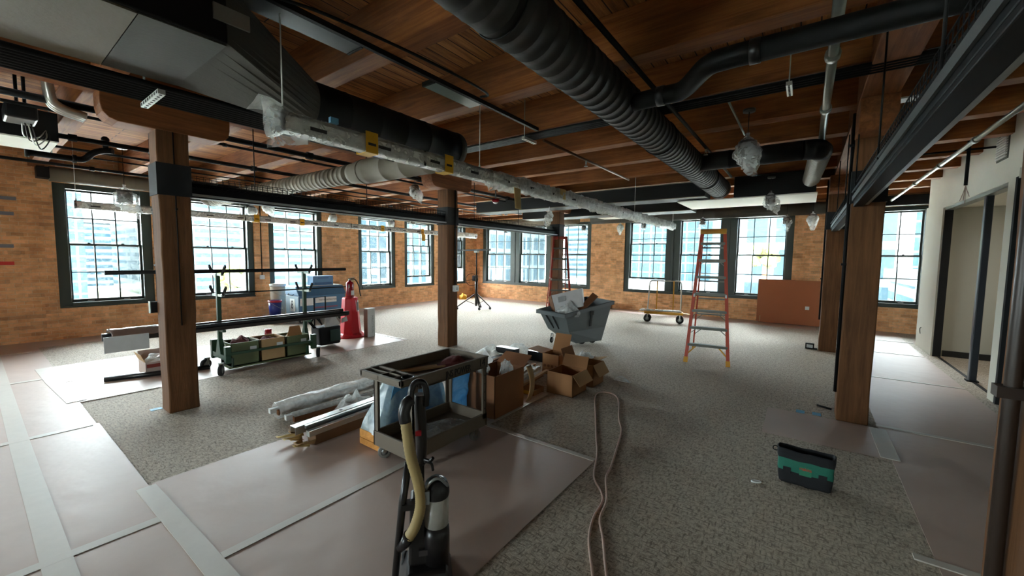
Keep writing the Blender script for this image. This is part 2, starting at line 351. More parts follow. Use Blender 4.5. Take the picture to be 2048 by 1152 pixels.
def text_mesh(name, txt, size, mat, parent, loc, rot, thick=.0015, xs=1.):
    """flat lettering as a mesh part"""
    cu = bpy.data.curves.new(name, 'FONT'); cu.body = txt; cu.size = size; cu.extrude = thick; cu.align_x = 'CENTER'; cu.align_y = 'CENTER'
    t = bpy.data.objects.new(name, cu); COL.objects.link(t)
    dg = bpy.context.evaluated_depsgraph_get(); me = bpy.data.meshes.new_from_object(t.evaluated_get(dg)); me.name = name
    bpy.data.objects.remove(t); o = bpy.data.objects.new(name, me); COL.objects.link(o)
    me.materials.clear(); me.materials.append(mat); o.parent = parent; o.location = loc; o.rotation_euler = rot; o.scale = (xs, 1, 1); return o
def bez(p, n=24):
    """Catmull-Rom through points"""
    P = [Vector(q) for q in p]; P = [P[0] * 2 - P[1]] + P + [P[-1] * 2 - P[-2]]; out = []
    for i in range(1, len(P) - 2):
        for k in range(n):
            t = k / n; a, b, c, d = P[i-1], P[i], P[i+1], P[i+2]
            out.append(.5 * ((2*b) + (c - a) * t + (2*a - 5*b + 4*c - d) * t*t + (3*b - a - 3*c + d) * t**3))
    out.append(P[-2]); return out
# ------------------------------------------------------------------ setting
XL, YF, XR = -11.9, 13.55, 2.0
ZD = 3.75                      # underside of the plank deck
b = MB().box(XL - .4, 7, -7, YF + .4, -.3, 0); struct(b.build('floor', M_carpet))
b = MB().box(XL - .4, 7, -7, YF + .4, ZD, ZD + .2); struct(b.build('ceiling', M_deck))
def wall_cells(fixed, axis, lo, hi, z0, z1, openings, t):
    """boxes of a wall slab of thickness t with rectangular openings (a0,a1,zb,zt)"""
    mb = MB(); cuts = sorted({lo, hi} | {o[0] for o in openings} | {o[1] for o in openings})
    for a, c in zip(cuts, cuts[1:]):
        op = [o for o in openings if o[0] <= a + 1e-6 and o[1] >= c - 1e-6]
        segs = [(z0, z1)] if not op else [(z0, op[0][2]), (op[0][3], z1)]
        for s0, s1 in segs:
            if s1 - s0 < 1e-4: continue
            f0, f1 = sorted((fixed, fixed + t))
            if axis == 'Y': mb.box(f0, f1, a, c, s0, s1)
            else: mb.box(a, c, f0, f1, s0, s1)
    return mb
SILL, HEAD = .62, 3.1
LW = [(1.07, 2.52), (3.13, 4.58), (4.95, 6.45), (7.68, 9.15), (9.56, 11.02), (11.40, 12.85), (-1.9, -.45), (-4.2, -2.75), (-6.6, -5.1)]  # last three are unseen windows added to light the left foreground
struct(wall_cells(XL, 'Y', -7, YF + .4, 0, ZD, [(a, c, SILL, HEAD) for a, c in LW], -.4).build('wall_left', M_brick))
FW = [(-11.55, -6.36), (-5.1, -.3), (.9, 2.4)]
struct(wall_cells(YF, 'X', XL, 7, 0, ZD, [(a, c, SILL, HEAD) for a, c in FW], .4).build('wall_far', M_brick))
# white partition on the right with a wide opening, and the room behind it
struct(wall_cells(XR, 'Y', -7, 11.9, 0, ZD, [(7.72, 10.6, 0, 2.72), (3.2, 7.45, 0, 2.72)], .10).build('wall_right', M_white))
b = MB().box(XR - .025, XR, 10.62, 11.9, 0, 2.86).box(XR - .025, XR, 7.40, 10.62, 2.74, 2.86).box(XR - .025, XR, 7.47, 7.70, 0, 2.74)
struct(b.build('trim_1', M_white))
b = MB().box(XR + .08, 6.5, 10.70, 10.84, 0, ZD); struct(b.build('wall_side', M_grey))
b = MB().box(5.2, 5.34, -7, 10.70, 0, ZD); struct(b.build('wall_back', M_grey))
b = MB().box(XR + .14, 5.2, 7.45, 7.58, 0, ZD); struct(b.build('wall_divider', M_grey))
b = MB().box(XR + .14, 5.2, 7.58, 10.70, 2.74, 2.80); struct(b.build('ceiling_room', M_white))
t = thing('added_fill_light', 'added fill light panel inside the room behind the white partition opening', 'fill light', (3.9, 9.0, 2.70))  # invented light, added to brighten the room seen through the opening
lm, lnt, lout = newmat('fill_light_panel'); le = lnt.nodes.new('ShaderNodeEmission'); le.inputs[0].default_value = (1, .95, .86, 1); le.inputs[1].default_value = 1.1; lnt.links.new(le.outputs[0], lout.inputs[0])
wp(t, 'fill_light_housing', MB().box(3.3, 4.5, 8.4, 9.6, 2.715, 2.74), M_white); wp(t, 'fill_light_diffuser', MB().box(3.34, 4.46, 8.44, 9.56, 2.70, 2.715), lm)
b = MB().box(XR + .14, 5.2, 10.68, 10.70, 0, .11); struct(b.build('baseboard_side', M_blacks))
b = MB().box(XR + .05, XR + .09, 7.72, 10.6, 0, .006); struct(b.build('trim_2', M_band))
b = MB().box(XR - .004, XR + .1, 10.565, 10.605, 0, 2.69); struct(b.build('trim_3', M_band))
b = MB().box(XR - .004, XR + .11, 7.715, 10.6, 2.69, 2.74); struct(b.build('trim_5', M_galv))
b = MB().box(XR - .03, XR + .17, 7.405, 7.465, 0, 2.76); struct(b.build('trim_4', M_band))
FILL_NW = [(-4.4, -3.0)]  # unseen window added behind the camera as fill for the foreground
struct(wall_cells(-7, 'X', XL - .4, 7, 0, ZD, [(a, c, SILL, HEAD) for a, c in FILL_NW], -.3).build('wall_near', M_white))
b = MB().box(6.5, 7, 10.84, YF + .4, 0, ZD); struct(b.build('wall_end', M_white))

# ---- timber joists (run along X) and girders (run along Y)
JY = [-6, -5, -3.9, -2.8, -1.6, -.35, .88, 2.12, 3.36, 4.5, 5.62, 6.72, 7.85, 8.95, 10.0, 11.1, 12.2, 13.2]
for i, y in enumerate(JY):
    b = MB().box(XL, 6.4, y - .095, y + .095, 3.35, ZD)
    struct(b.build('trim_%d' % (10 + i), M_joist, bevel=.006))
for i, x in enumerate((-5.6, .48)):
    b = MB().box(x - .14, x + .14, -7, YF, 3.29, ZD - .002); struct(b.build('trim_%d' % (30 + i), M_girder, bevel=.008))

# ---- windows
def window(idx, axis, fixed, a0, a1, sgn, zs0=SILL, zt=HEAD, panes=1, raised=0., fw=.15):
    """double-hung sash windows; sgn = direction pointing outdoors along the wall normal"""
    root = bpy.data.objects.new('window_%d' % idx, None); COL.objects.link(root); root['kind'] = 'structure'
    mid = (a0 + a1) / 2; root.location = (fixed, mid, zs0) if axis == 'Y' else (mid, fixed, zs0)
    def bx(mb, d0, d1, s0, s1, z0, z1):
        d0, d1 = fixed + sgn * d0, fixed + sgn * d1
        if d0 > d1: d0, d1 = d1, d0
        return mb.box(d0, d1, s0, s1, z0, z1) if axis == 'Y' else mb.box(s0, s1, d0, d1, z0, z1)
    fr = MB(); bx(fr, .03, .34, a0, a0 + fw, zs0, zt); bx(fr, .03, .34, a1 - fw, a1, zs0, zt)
    bx(fr, .03, .34, a0 + fw, a1 - fw, zt - .1, zt); bx(fr, .01, .34, a0 + fw, a1 - fw, zs0, zs0 + .1)
    bx(fr, -.005, .03, a0, a1, zs0, zs0 + .035)
    wdt = (a1 - a0) / panes; mw = .23; spans = []
    for k in range(panes):
        s0 = a0 + fw if k == 0 else a0 + k * wdt + mw * .95
        s1 = a1 - fw if k == panes - 1 else a0 + (k + 1) * wdt - mw * .95
        spans.append((s0, s1))
        if k: bx(fr, .03, .34, spans[k-1][1], s0, zs0 + .1, zt - .1); bx(fr, .012, .03, (spans[k-1][1] + s0) / 2 - .03, (spans[k-1][1] + s0) / 2 + .03, zs0 + .1, zt - .1)
    wp(root, 'window_frame', fr, M_frame, bevel=.006)
    zb, ztp = zs0 + .1, zt - .1; zm = (zb + ztp) / 2 + .03
    rz = raised if isinstance(raised, (list, tuple)) else [raised] * panes
    for (s0, s1), up in zip(spans, rz):
        for nm, z0, z1, d in (('upper_sash', zm - .02, ztp, .19), ('lower_sash', zb + up, zm + .03 + up, .13)):
            m = MB(); st = .035
            bx(m, d, d + .045, s0, s0 + st, z0, z1); bx(m, d, d + .045, s1 - st, s1, z0, z1)
            bx(m, d, d + .045, s0 + st, s1 - st, z1 - st, z1); bx(m, d, d + .045, s0 + st, s1 - st, z0, z0 + (.06 if nm == 'lower_sash' else st))
            zz0 = z0 + (.06 if nm == 'lower_sash' else st); zz1 = z1 - st
            for q in (1, 2):
                c = s0 + st + (s1 - s0 - 2 * st) * q / 3; bx(m, d + .006, d + .036, c - .011, c + .011, zz0, zz1)
            c = (zz0 + zz1) / 2; bx(m, d + .008, d + .034, s0 + st, s1 - st, c - .011, c + .011)
            sash = wp(root, nm, m, M_frame)
            g = MB(); bx(g, d + .02, d + .024, s0 + st * .6, s1 - st * .6, zz0 - .01, zz1 + .01)
            g.shift(root.location); gg = g.build('glass', M_glass, sash)
            if nm == 'lower_sash':
                h = MB()
                for q in (.25, .75):
                    c = s0 + (s1 - s0) * q; bx(h, d - .02, d, c - .05, c + .05, z0 + .012, z0 + .03)
                h.shift(root.location); h.build('sash_lift', M_strut, sash)
                h = MB()
                for q in (.27, .73):
                    c = s0 + (s1 - s0) * q; bx(h, d - .004, d + .02, c - .022, c + .022, z1, z1 + .02)
                h.shift(root.location); h.build('sash_lock', M_frame, sash)
    # portal that helps the renderer sample the daylight of this opening
    ld = bpy.data.lights.new('portal', 'AREA'); ld.shape = 'RECTANGLE'; ld.cycles.is_portal = True
    lo = bpy.data.objects.new('daylight_portal_%d' % idx, ld); COL.objects.link(lo)
    if axis == 'Y':
        lo.location = (fixed + sgn * .42, mid, (zs0 + zt) / 2); lo.rotation_euler = (PI / 2, 0, -PI / 2 if sgn < 0 else PI / 2)
    else:
        lo.location = (mid, fixed + sgn * .42, (zs0 + zt) / 2); lo.rotation_euler = (PI / 2, 0, PI if sgn > 0 else 0)
        lo.rotation_euler = (-PI / 2, 0, 0) if sgn > 0 else (PI / 2, 0, 0)
    ld.size = a1 - a0; ld.size_y = zt - zs0
    return root
for i, (a0, a1) in enumerate(LW):
    window(i + 1, 'Y', XL, a0, a1, -1, raised={4: .25, 5: .55}.get(i, 0.), fw=.17 if i == 0 else .14)
window(10, 'X', YF, -11.55, -6.36, 1, panes=3, fw=.17)
window(11, 'X', YF, -5.1, -.3, 1, panes=3, raised=[.36, 0, 0], fw=.17)
window(12, 'X', YF, .9, 2.4, 1, fw=.15)
for i, (a, c) in enumerate(FILL_NW): window(13 + i, 'X', -7, a, c, -1)  # added fill window in the near wall

# ---- columns
def column(x, y, label, band=True, h=.135):
    t = thing('timber_column', label, 'column', (x, y, 0), 0, 'timber columns')
    def mk():
        n = 14; mb = MB(); rr = random.Random(int(x * 100 + y * 10))
        cs = []
        for k in range(n + 1):
            z = 3.02 * k / n; j = [(rr.random() - .5) * .010 for _ in range(4)]
            cs += [(-h + j[0], -h + j[1], z), (h + j[2], -h + j[1], z), (h + j[2], h + j[3], z), (-h + j[0], h + j[3], z)]
        fs = [(3, 2, 1, 0), tuple(n * 4 + q for q in range(4))]
        for k in range(n):
            for q in range(4): fs.append((k*4+q, k*4+(q+1) % 4, (k+1)*4+(q+1) % 4, (k+1)*4+q))
        return mb.add(cs, fs)
    mk().build('post', M_col, t, bevel=.012)
    # bolster: rounded-end timber capital that carries the girder, along Y
    L = .53; pts = []
    for s in (1, -1):
        ys = [(L, 3.29), (L, 3.14), (L - .015, 3.07), (L - .06, 3.02), (L - .12, 3.0)]
        if s < 0: ys = ys[::-1]
        pts += [(-h - .005, s * yy, zz) for yy, zz in ys]
    MB().poly(pts, (2 * h + .01, 0, 0)).build('bolster', M_girder, t, bevel=.008)
    if band: MB().box(-h - .012, h + .012, -h - .012, h + .012, 2.34, 2.67).build('black_band', M_band, t)
    return t
column(-5.58, 1.355, 'near left rough timber column with a small grey box on its side')
column(-5.60, 5.53, 'rough timber column behind the utility cart, white outlet box on its side')
column(-5.60, 9.75, 'rough timber column behind the red ladder by the far windows')
column(.485, 5.675, 'tall timber column standing on the corner of the paper by the tool bag')
column(.42, 9.86, 'timber column beside the leaning brown board, small bracket at its foot')
column(.522, 1.30, 'timber column cut by the right edge with a dark pipe strapped to it')

# ---- floor protection paper and tape
def sheet(x0, x1, y0, y1, label, z=.004, curl=0.):
    def fn(u, v):
        x = x0 + (x1 - x0) * u; y = y0 + (y1 - y0) * v
        return (x, y, z + .003 * mnoise.noise(Vector((x * 2.1, y * 2.1, 3))) ** 2 + .001 * mnoise.noise(Vector((x * 6, y * 6, 1))) ** 2)
    nx = max(2, int((x1 - x0) / .15)); ny = max(2, int((y1 - y0) / .15))
    mb = MB().grid(fn, nx, ny)
    per = [(u / nx, 0.) for u in range(nx)] + [(1., v / ny) for v in range(ny)] + [(1 - u / nx, 1.) for u in range(nx)] + [(0., 1 - v / ny) for v in range(ny)]
    top = [fn(u, v) for u, v in per]; low = [(a, c, .0008) for a, c, _ in top]; k = len(per)
    mb.add(top + low, [(i, (i + 1) % k, k + (i + 1) % k, k + i) for i in range(k)])
    o = mb.build('floor_paper_sheet', M_ramb); return tag(o, label, 'paper', 'floor protection paper sheets')
sheet(XL, -10.72, .22, .7, 'floor paper strip against the brick wall at the left edge')
sheet(-10.72, -8.3, .22, .7, 'floor paper sheet in the walkway beside the small carpet patch by the left wall')
sheet(-8.3, -5.7, .22, .7, 'floor paper sheet in the walkway left of the carpet island corner')
sheet(-5.7, -3.3, .22, .72, 'floor paper sheet along the lower left edge of the carpet island')
sheet(-3.3, -1.365, -.75, .72, 'floor paper sheet at the bottom edge left of the vacuum')
sheet(XL, -8.3, -.75, .2, 'floor paper sheet at the far left edge of the photo')
sheet(-8.3, -5.7, -.75, .2, 'floor paper sheet at the left edge below the long tape')
sheet(-5.7, -3.3, -.75, .2, 'floor paper sheet in the bottom left corner')
sheet(-3.87, -2.61, .74, 4.32, 'floor paper sheet running under the trim bundles and the utility cart')
sheet(-2.59, -1.365, .74, 3.11, 'floor paper sheet in the centre foreground right of the long tape')
sheet(-9.1, -7.87, .66, 5.36, 'floor paper sheet under the back wheels of the pipe cart')
sheet(-7.85, -6.64, .66, 5.38, 'floor paper sheet under the front wheels of the pipe cart')
sheet(XL, -11.15, .7, 12.6, 'narrow floor paper strip along the left brick wall', z=.003)
sheet(-11.2, 0.3, 12.65, YF, 'narrow floor paper strip along the far brick wall', z=.003)
sheet(.70, 1.86, -.5, 3.2, 'floor paper sheet at the bottom right corner')
sheet(.70, 1.86, 3.22, 5.6, 'floor paper sheet right of the teal tool bag')
sheet(.70, 1.86, 5.62, 8.02, 'floor paper sheet right of the tall right column')
sheet(.70, 1.86, 8.04, 10.3, 'floor paper sheet beside the black posted opening')
sheet(.70, 1.86, 10.32, YF, 'floor paper sheet below the far right window')
sheet(-.27, .66, 4.68, 5.53, 'short floor paper piece at the foot of the tall right column, above the tool bag')
TAPEN = 0
def tape(pts, w, label, z=.0078):
    """tape strip following a floor polyline"""
    global TAPEN
    TAPEN += 1; z += .00022 * TAPEN
    P = [Vector((p[0], p[1], 0)) for p in pts]; vs = []
    Q = []
    for a, c in zip(P, P[1:]):
        n = max(1, int((c - a).length / .2)); Q += [a + (c - a) * k / n for k in range(n)]
    Q.append(P[-1])
    for i, p in enumerate(Q):
        d = (Q[min(i+1, len(Q)-1)] - Q[max(i-1, 0)]).normalized(); s = Vector((-d.y, d.x, 0)) * w / 2
        zz = z; vs += [p + s + Vector((0, 0, zz)), p - s + Vector((0, 0, zz)), p - s + Vector((0, 0, .003)), p + s + Vector((0, 0, .003))]
    mb = MB().add(vs, [(4*i+a, 4*i+(a+1) % 4, 4*i+4+(a+1) % 4, 4*i+4+a) for i in range(len(Q) - 1) for a in range(4)] + [(0, 1, 2, 3), tuple(4*len(Q) - 4 + a for a in (3, 2, 1, 0))])
    return tag(mb.build('tape_strip', M_tape), label, 'tape', 'white tape strips on the floor paper')
tape([(XL, .2), (-5.4, .205), (-2.3, .22)], .12, 'widest long white tape running from the left edge to the bottom edge')
tape([(-3.3, -.7), (-3.3, .3), (-3.29, .70)], .075, 'white tape across the walkway paper at the bottom left, ending at the wide diagonal tape')
tape([(-5.7, -.7), (-5.7, .67)], .08, 'white tape across the walkway paper near the lower carpet island corner')
tape([(-8.3, -.4), (-8.29, .62)], .08, 'white tape across the walkway paper left of the island corner, far left edge')
tape([(-10.72, -.2), (-10.72, .6)], .09, 'short white tape across the walkway by the left brick wall')
tape([(-3.83, .70), (-2.9, .72), (-1.4, .74)], .11, 'wide white tape from the lower carpet corner towards the vacuum', z=.0088)
tape([(-2.6, .78), (-2.6, 3.1)], .065, 'white tape running under the utility cart in the foreground paper')
tape([(-2.58, 3.1), (-2.575, 4.3)], .06, 'white tape along the paper edge between the brown box and the carpet')
tape([(-2.56, 3.09), (-1.37, 3.10)], .05, 'white tape along the upper end of the centre foreground paper')
tape([(-9.05, .60), (-8.0, .62), (-6.72, .68)], .16, 'wide wrinkled white tape left of the carpet island')
tape([(-7.86, 5.3), (-6.62, 5.36)], .06, 'white tape at the paper corner beside the white carton')
tape([(-6.66, .7), (-6.65, 1.4)], .02, 'thin white tape edge on the left corner of the carpet island')
tape([(.69, 5.61), (1.86, 5.61)], .06, 'white tape across the right paper at the tall column')
tape([(.72, 8.03), (1.86, 8.03)], .05, 'white tape across the right paper below the black post')
tape([(.72, 10.3), (1.80, 10.33)], .05, 'white tape across the right paper near the far right window')
tape([(.69, 4.70), (.69, 5.5)], .13, 'wide white tape joining the short paper piece to the right paper')
tape([(.6, 3.2), (1.86, 3.2)], .06, 'white tape across the right paper at the bottom edge')
tape([(.72, 11.9), (1.95, 11.95)], .05, 'white tape across the right paper under the far right sill')
for x, y, l in ((-5.74, 1.17, 'pale blue tape scrap at the foot of the near left column'), (.19, 5.62, 'pale blue tape scrap on the carpet just left of the tall right column'), (.04, 5.60, 'pale blue tape scrap farther left of the tall right column')):
    tag(MB().box(x - .04, x + .04, y - .05, y + .05, .001, .004).build('tape_scrap', M_btape), l, 'tape')
tag(MB().tube([(.20, 5.95, .012), (.33, 5.88, .012)], .012, 8).build('marker_pen', M_black), 'black marker lying on the carpet beside the tall right column', 'pen')
# coloured tape marks on the left brick wall
for y0, y1, z, mname, lab in ((.2, .62, 2.72, 'grey', 'topmost grey blue paint mark on the left brick wall'), (.2, .58, 2.44, 'grey2', 'second grey blue paint mark on the left brick wall'), (.2, .55, 1.84, 'grey', 'lowest grey blue paint mark on the left brick wall'), (.2, .54, 1.52, 'red', 'red paint mark on the left brick wall')):
    m = plain('red_mark', '#d2362e', .7) if mname == 'red' else plain('greyblue_mark', '#7c8089', .7)
    tag(MB().box(XL, XL + .006, y0, y1, z - .035, z + .03).build('wall_mark', m), lab, 'mark')

# ---- outdoors
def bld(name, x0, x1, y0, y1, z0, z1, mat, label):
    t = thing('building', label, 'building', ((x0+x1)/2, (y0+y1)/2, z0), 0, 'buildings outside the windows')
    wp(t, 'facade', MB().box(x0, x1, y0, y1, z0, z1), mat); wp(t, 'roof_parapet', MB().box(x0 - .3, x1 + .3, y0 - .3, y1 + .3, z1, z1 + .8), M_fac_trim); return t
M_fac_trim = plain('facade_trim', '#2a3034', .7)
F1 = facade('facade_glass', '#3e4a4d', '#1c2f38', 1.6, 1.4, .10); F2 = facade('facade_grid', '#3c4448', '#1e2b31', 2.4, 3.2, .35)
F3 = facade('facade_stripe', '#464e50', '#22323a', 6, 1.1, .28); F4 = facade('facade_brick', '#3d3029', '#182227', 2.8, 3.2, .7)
struct(MB().box(-300, 200, -200, 300, -4.5, -4).build('terrain', plain('city_ground', '#dcdcd4', .8, nscale=.05, namt=.2)))
tag(MB().box(-92, -62, 8.6, 13.6, -4, -3.93).build('lawn', plain('lawn_grass', '#4a5417', .9, nscale=.6, namt=.4)), 'bright green lawn seen through the left window', 'lawn')
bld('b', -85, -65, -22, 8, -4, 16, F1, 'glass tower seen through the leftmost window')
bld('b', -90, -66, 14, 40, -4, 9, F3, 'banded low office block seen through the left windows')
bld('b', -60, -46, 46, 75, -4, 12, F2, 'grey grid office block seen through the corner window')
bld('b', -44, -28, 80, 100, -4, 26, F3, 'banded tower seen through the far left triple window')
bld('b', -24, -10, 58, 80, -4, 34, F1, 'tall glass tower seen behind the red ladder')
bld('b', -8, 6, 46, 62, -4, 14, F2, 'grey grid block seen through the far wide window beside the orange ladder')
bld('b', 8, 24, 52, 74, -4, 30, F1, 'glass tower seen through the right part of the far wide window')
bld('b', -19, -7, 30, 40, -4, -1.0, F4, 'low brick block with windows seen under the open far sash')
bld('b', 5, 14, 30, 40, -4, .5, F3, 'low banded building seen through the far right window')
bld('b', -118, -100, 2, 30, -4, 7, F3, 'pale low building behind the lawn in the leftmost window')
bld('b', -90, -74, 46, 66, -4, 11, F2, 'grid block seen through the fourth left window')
def tree(x, y, z, r, label):
    t = thing('tree', label, 'tree', (x, y, -4), 0, 'trees outside the windows')
    wp(t, 'trunk', MB().tube([(x, y, -4), (x + .1, y, z)], [.25, .1], 8), M_cardd)
    mb = MB(); rr = random.Random(int(x * 10))
    for k in range(16):
        a, e, q = rr.random() * 6.28, rr.random() * 2 - .8, rr.random() ** .5
        mb.ball((x + math.cos(a) * r * q * .8, y + math.sin(a) * r * q * .8, z + e * r * .7), r * .42, 8, jit=.5, seed=k)
    wp(t, 'crown', mb, plain('tree_leaves', '#45490f', .8, nscale=2, namt=.5))
tree(-2.0, 27.5, 2.0, .75, 'yellow green tree seen through the right pane of the far wide window')
tree(-.2, 28, 2.1, .8, 'second yellow tree at the right edge of the far wide window')
tree(-60, 4.5, -1.6, 1.5, 'green tree seen low in the leftmost window')
tree(-60, 20.5, -1.2, 1.8, 'green tree beyond the left lawn')

# ---- daylight
w = bpy.data.worlds.new('sky'); scene.world = w; w.use_nodes = True
nt = w.node_tree; nt.nodes.clear(); bg = nt.nodes.new('ShaderNodeBackground'); wo = nt.nodes.new('ShaderNodeOutputWorld')
bg.inputs[0].default_value = (.90, .965, 1.0, 1); bg.inputs[1].default_value = SKY = 9.0
nt.links.new(bg.outputs[0], wo.inputs[0])
vs = scene.view_settings; vs.view_transform = 'Standard'; vs.look = 'None'; vs.exposure = 3.0; vs.gamma = 1.0; vs.use_curve_mapping = False
cy = scene.cycles; cy.use_denoising = True; cy.max_bounces = 12; cy.diffuse_bounces = 6; cy.glossy_bounces = 3; cy.transparent_max_bounces = 24; cy.transmission_bounces = 6
cy.sample_clamp_indirect = 12; cy.caustics_reflective = False; cy.caustics_refractive = False
# ------------------------------------------------------------------ ducts, pipes and lights under the ceiling
def ribbed(p0, p1, r, pitch=.11, n=28, ridge=.0035):
    """spiral-seam duct: a tube with a fine raised seam every pitch"""
    p0 = Vector(p0); p1 = Vector(p1); L = (p1 - p0).length; k = max(1, int(L / pitch)); d = (p1 - p0) / L
    pts = []; rs = []
    for i in range(k):
        z = i * pitch
        for dz, dr in ((0, 0), (pitch * .92, 0), (pitch * .94, ridge), (pitch * .985, ridge)):
            pts.append(p0 + d * (z + dz)); rs.append(r + dr)
    pts.append(p1); rs.append(r)
    return MB().tube(pts, rs, n)
def loft(la, lb):
    n = len(la); mb = MB(); mb.add(list(la) + list(lb), [(i, (i+1) % n, n + (i+1) % n, n + i) for i in range(n)]); return mb
def rect_loop(x0, x1, z0, z1, y, n=32):
    per = []; c = [(x1, (z0+z1)/2), (x1, z1), (x0, z1), (x0, z0), (x1, z0), (x1, (z0+z1)/2)]
    segs = [(c[i], c[i+1]) for i in range(5)]; cnt = [n//8, n//4, n//4, n//4, n//8]
    for (a, b_), k in zip(segs, cnt):
        for i in range(k): t = i / k; per.append((a[0] + (b_[0]-a[0]) * t, y, a[1] + (b_[1]-a[1]) * t))
    return per
def circ_loop(cx, cz, r, y, n=32): return [(cx + r * math.cos(2*PI*i/n), y, cz + r * math.sin(2*PI*i/n)) for i in range(n)]

t = thing('air_duct', 'big black rectangular duct at the upper left narrowing to a round run', 'duct', (-3.38, 0, 2.98))
wp(t, 'rectangular_section', MB().box(-3.88, -2.87, -5, 1.0, 2.985, 3.335), M_duct, bevel=.01)
pn = wp(t, 'bottom_panel', MB().box(-3.86, -2.89, -5, .60, 2.974, 2.985).box(-3.86, -2.89, -.9, -.88, 2.97, 2.975), M_ductg); pn['label'] = 'pale grey underside panel'
wp(t, 'bottom_panel', MB().box(-3.86, -2.89, .605, 1.0, 2.976, 2.985), M_ductd)
wp(t, 'transition', loft(rect_loop(-3.88, -2.87, 2.985, 3.335, 1.0), circ_loop(-3.4, 2.97, .195, 1.75)), M_ductd)
wp(t, 'round_section', ribbed((-3.4, 1.75, 2.97), (-3.4, 3.40, 2.97), .195, .3), M_duct)
wp(t, 'end_cap', MB().cyl((-3.4, 3.40, 2.97), (-3.4, 3.47, 2.97), .203, 28), M_ductd)
lp = wp(t, 'access_plate', MB().box(-2.87, -2.855, .93, 1.12, 3.10, 3.19), plain('plate_grey', '#83837c', .6)); lp['label'] = 'pale grey access plate'
t = thing('branch_duct', 'grey round branch duct crossing from the big black duct to the left windows', 'duct', (-7.4, 3.5, 2.83))
wp(t, 'wide_section', ribbed((-3.6, 3.60, 2.97), (-5.35, 3.56, 2.97), .172, .4), M_ductg)
wp(t, 'collar', MB().tube([(-5.3, 3.56, 2.97), (-5.32, 3.56, 2.97), (-5.55, 3.55, 2.97), (-5.6, 3.55, 2.97)], [.18, .18, .15, .15], 28), M_ductg)
wp(t, 'spiral_section', ribbed((-5.6, 3.55, 2.97), (-11.0, 3.42, 2.97), .142, .12), M_ductg)
el = [(-11.0, 3.42, 2.97), (-11.2, 3.42, 2.985), (-11.38, 3.43, 3.03), (-11.5, 3.44, 3.1)]
wp(t, 'elbow', MB().tube(el, .142, 24), M_ductg)
wp(t, 'black_tag', MB().box(-4.72, -4.5, 3.42, 3.44, 2.98, 3.08), M_black)
t = thing('wall_duct', 'long grey round duct running along the left wall above the windows', 'duct', (-11.62, 3.5, 3.08))
wp(t, 'round_section', ribbed((-11.63, 1.02, 3.215), (-11.63, 6.0, 3.215), .14, .6), M_ductg)
wp(t, 'taper', MB().tube([(-11.63, 6.0, 3.215), (-11.55, 6.6, 3.16), (-11.5, 7.0, 3.14)], [.14, .17, .17], 24), M_ductg)
wp(t, 'far_section', ribbed((-11.5, 7.0, 3.14), (-11.5, 12.6, 3.14), .155, .6), M_ductg)
wp(t, 'end_bracket', MB().box(-11.78, -11.5, .86, 1.02, 3.12, 3.32), M_band)
t = thing('spiral_duct', 'dark grey spiral duct running diagonally across the top centre of the photo', 'duct', (-1.42, 3, 2.93))
wp(t, 'spiral_section', ribbed((-1.42, -4, 3.115), (-1.42, 8.55, 3.115), .184, .125), M_ductg if False else plain('spiral_grey', '#2b2a28', .6, nscale=4, namt=.12, spec=.3))
wp(t, 'end_collar', MB().tube([(-1.42, 8.55, 3.115), (-1.42, 8.72, 3.115)], .192, 28), M_ductd)
for y in (-1.2, 1.8, 4.75, 7.4): wp(t, 'hanger_strap', MB().tube([(-1.42 + .19 * math.cos(a), y, 3.115 + .19 * math.sin(a)) for a in [PI*2*i/24 for i in range(24)]], .006, 6, closed=True), M_black)
t = thing('drain_pipe', 'black pipe with an offset bend branching right from the spiral duct', 'pipe', (0, 3.1, 2.98))
wp(t, 'pipe_run', MB().tube(bez([(-1.25, 3.42, 3.05), (-1.0, 3.41, 3.05), (-.84, 3.38, 3.05), (-.62, 3.08, 3.05), (-.48, 3.03, 3.05), (-.3, 3.03, 3.05)], 6), .07, 16).cyl((-.3, 3.03, 3.05), (1.9, 3.03, 3.05), .07, 16), M_black)
for x in (-.33, -1.02, .9): wp(t, 'coupling', MB().cyl((x - .03, 3.03 if x > -.9 else 3.41, 3.05), (x + .03, 3.03 if x > -.9 else 3.41, 3.05), .076, 16), M_blacks)
t = thing('round_duct', 'black round duct joining the spiral duct to the grey elbow beside the plastic wrapped pendant', 'duct', (-.6, 6.25, 2.98))
wp(t, 'round_section', ribbed((-1.3, 6.25, 3.11), (-.1, 6.25, 3.11), .118, .4), M_duct)
wp(t, 'elbow', MB().tube([(-.1, 6.25, 3.11), (0, 6.27, 3.11), (.06, 6.33, 3.11), (.08, 6.42, 3.11)], .122, 20), M_duct)
wp(t, 'flexible_section', ribbed((.08, 6.42, 3.11), (.0, 8.5, 3.11), .118, .07), plain('flex_grey', '#8b8a80', .5))
t = thing('plenum_box', 'black air handling box with a pale underside hung near the far windows', 'duct', (-.6, 9.3, 2.9))
wp(t, 'casing', MB().box(-1.18, .08, 8.74, 10.1, 2.93, 3.32), M_duct, bevel=.01)
wp(t, 'underside_panel', MB().box(-2.2, .1, 8.74, 10.08, 2.91, 2.93), M_white)
t = thing('rectangular_duct', 'black rectangular duct crossing the far ceiling behind the wrapped light', 'duct', (-3.3, 8.65, 2.95))
wp(t, 'casing', MB().box(-7.4, -1.62, 8.4, 8.95, 2.95, 3.24), M_duct, bevel=.008)
wp(t, 'lower_flange', MB().box(-7.4, -1.62, 8.385, 8.4, 2.945, 2.96), M_ductg); wp(t, 'upper_flange', MB().box(-7.4, -1.62, 8.385, 8.4, 3.23, 3.245), M_ductg)
t = thing('rectangular_duct', 'second black rectangular duct farther back by the far windows', 'duct', (-4.3, 10.6, 2.93))
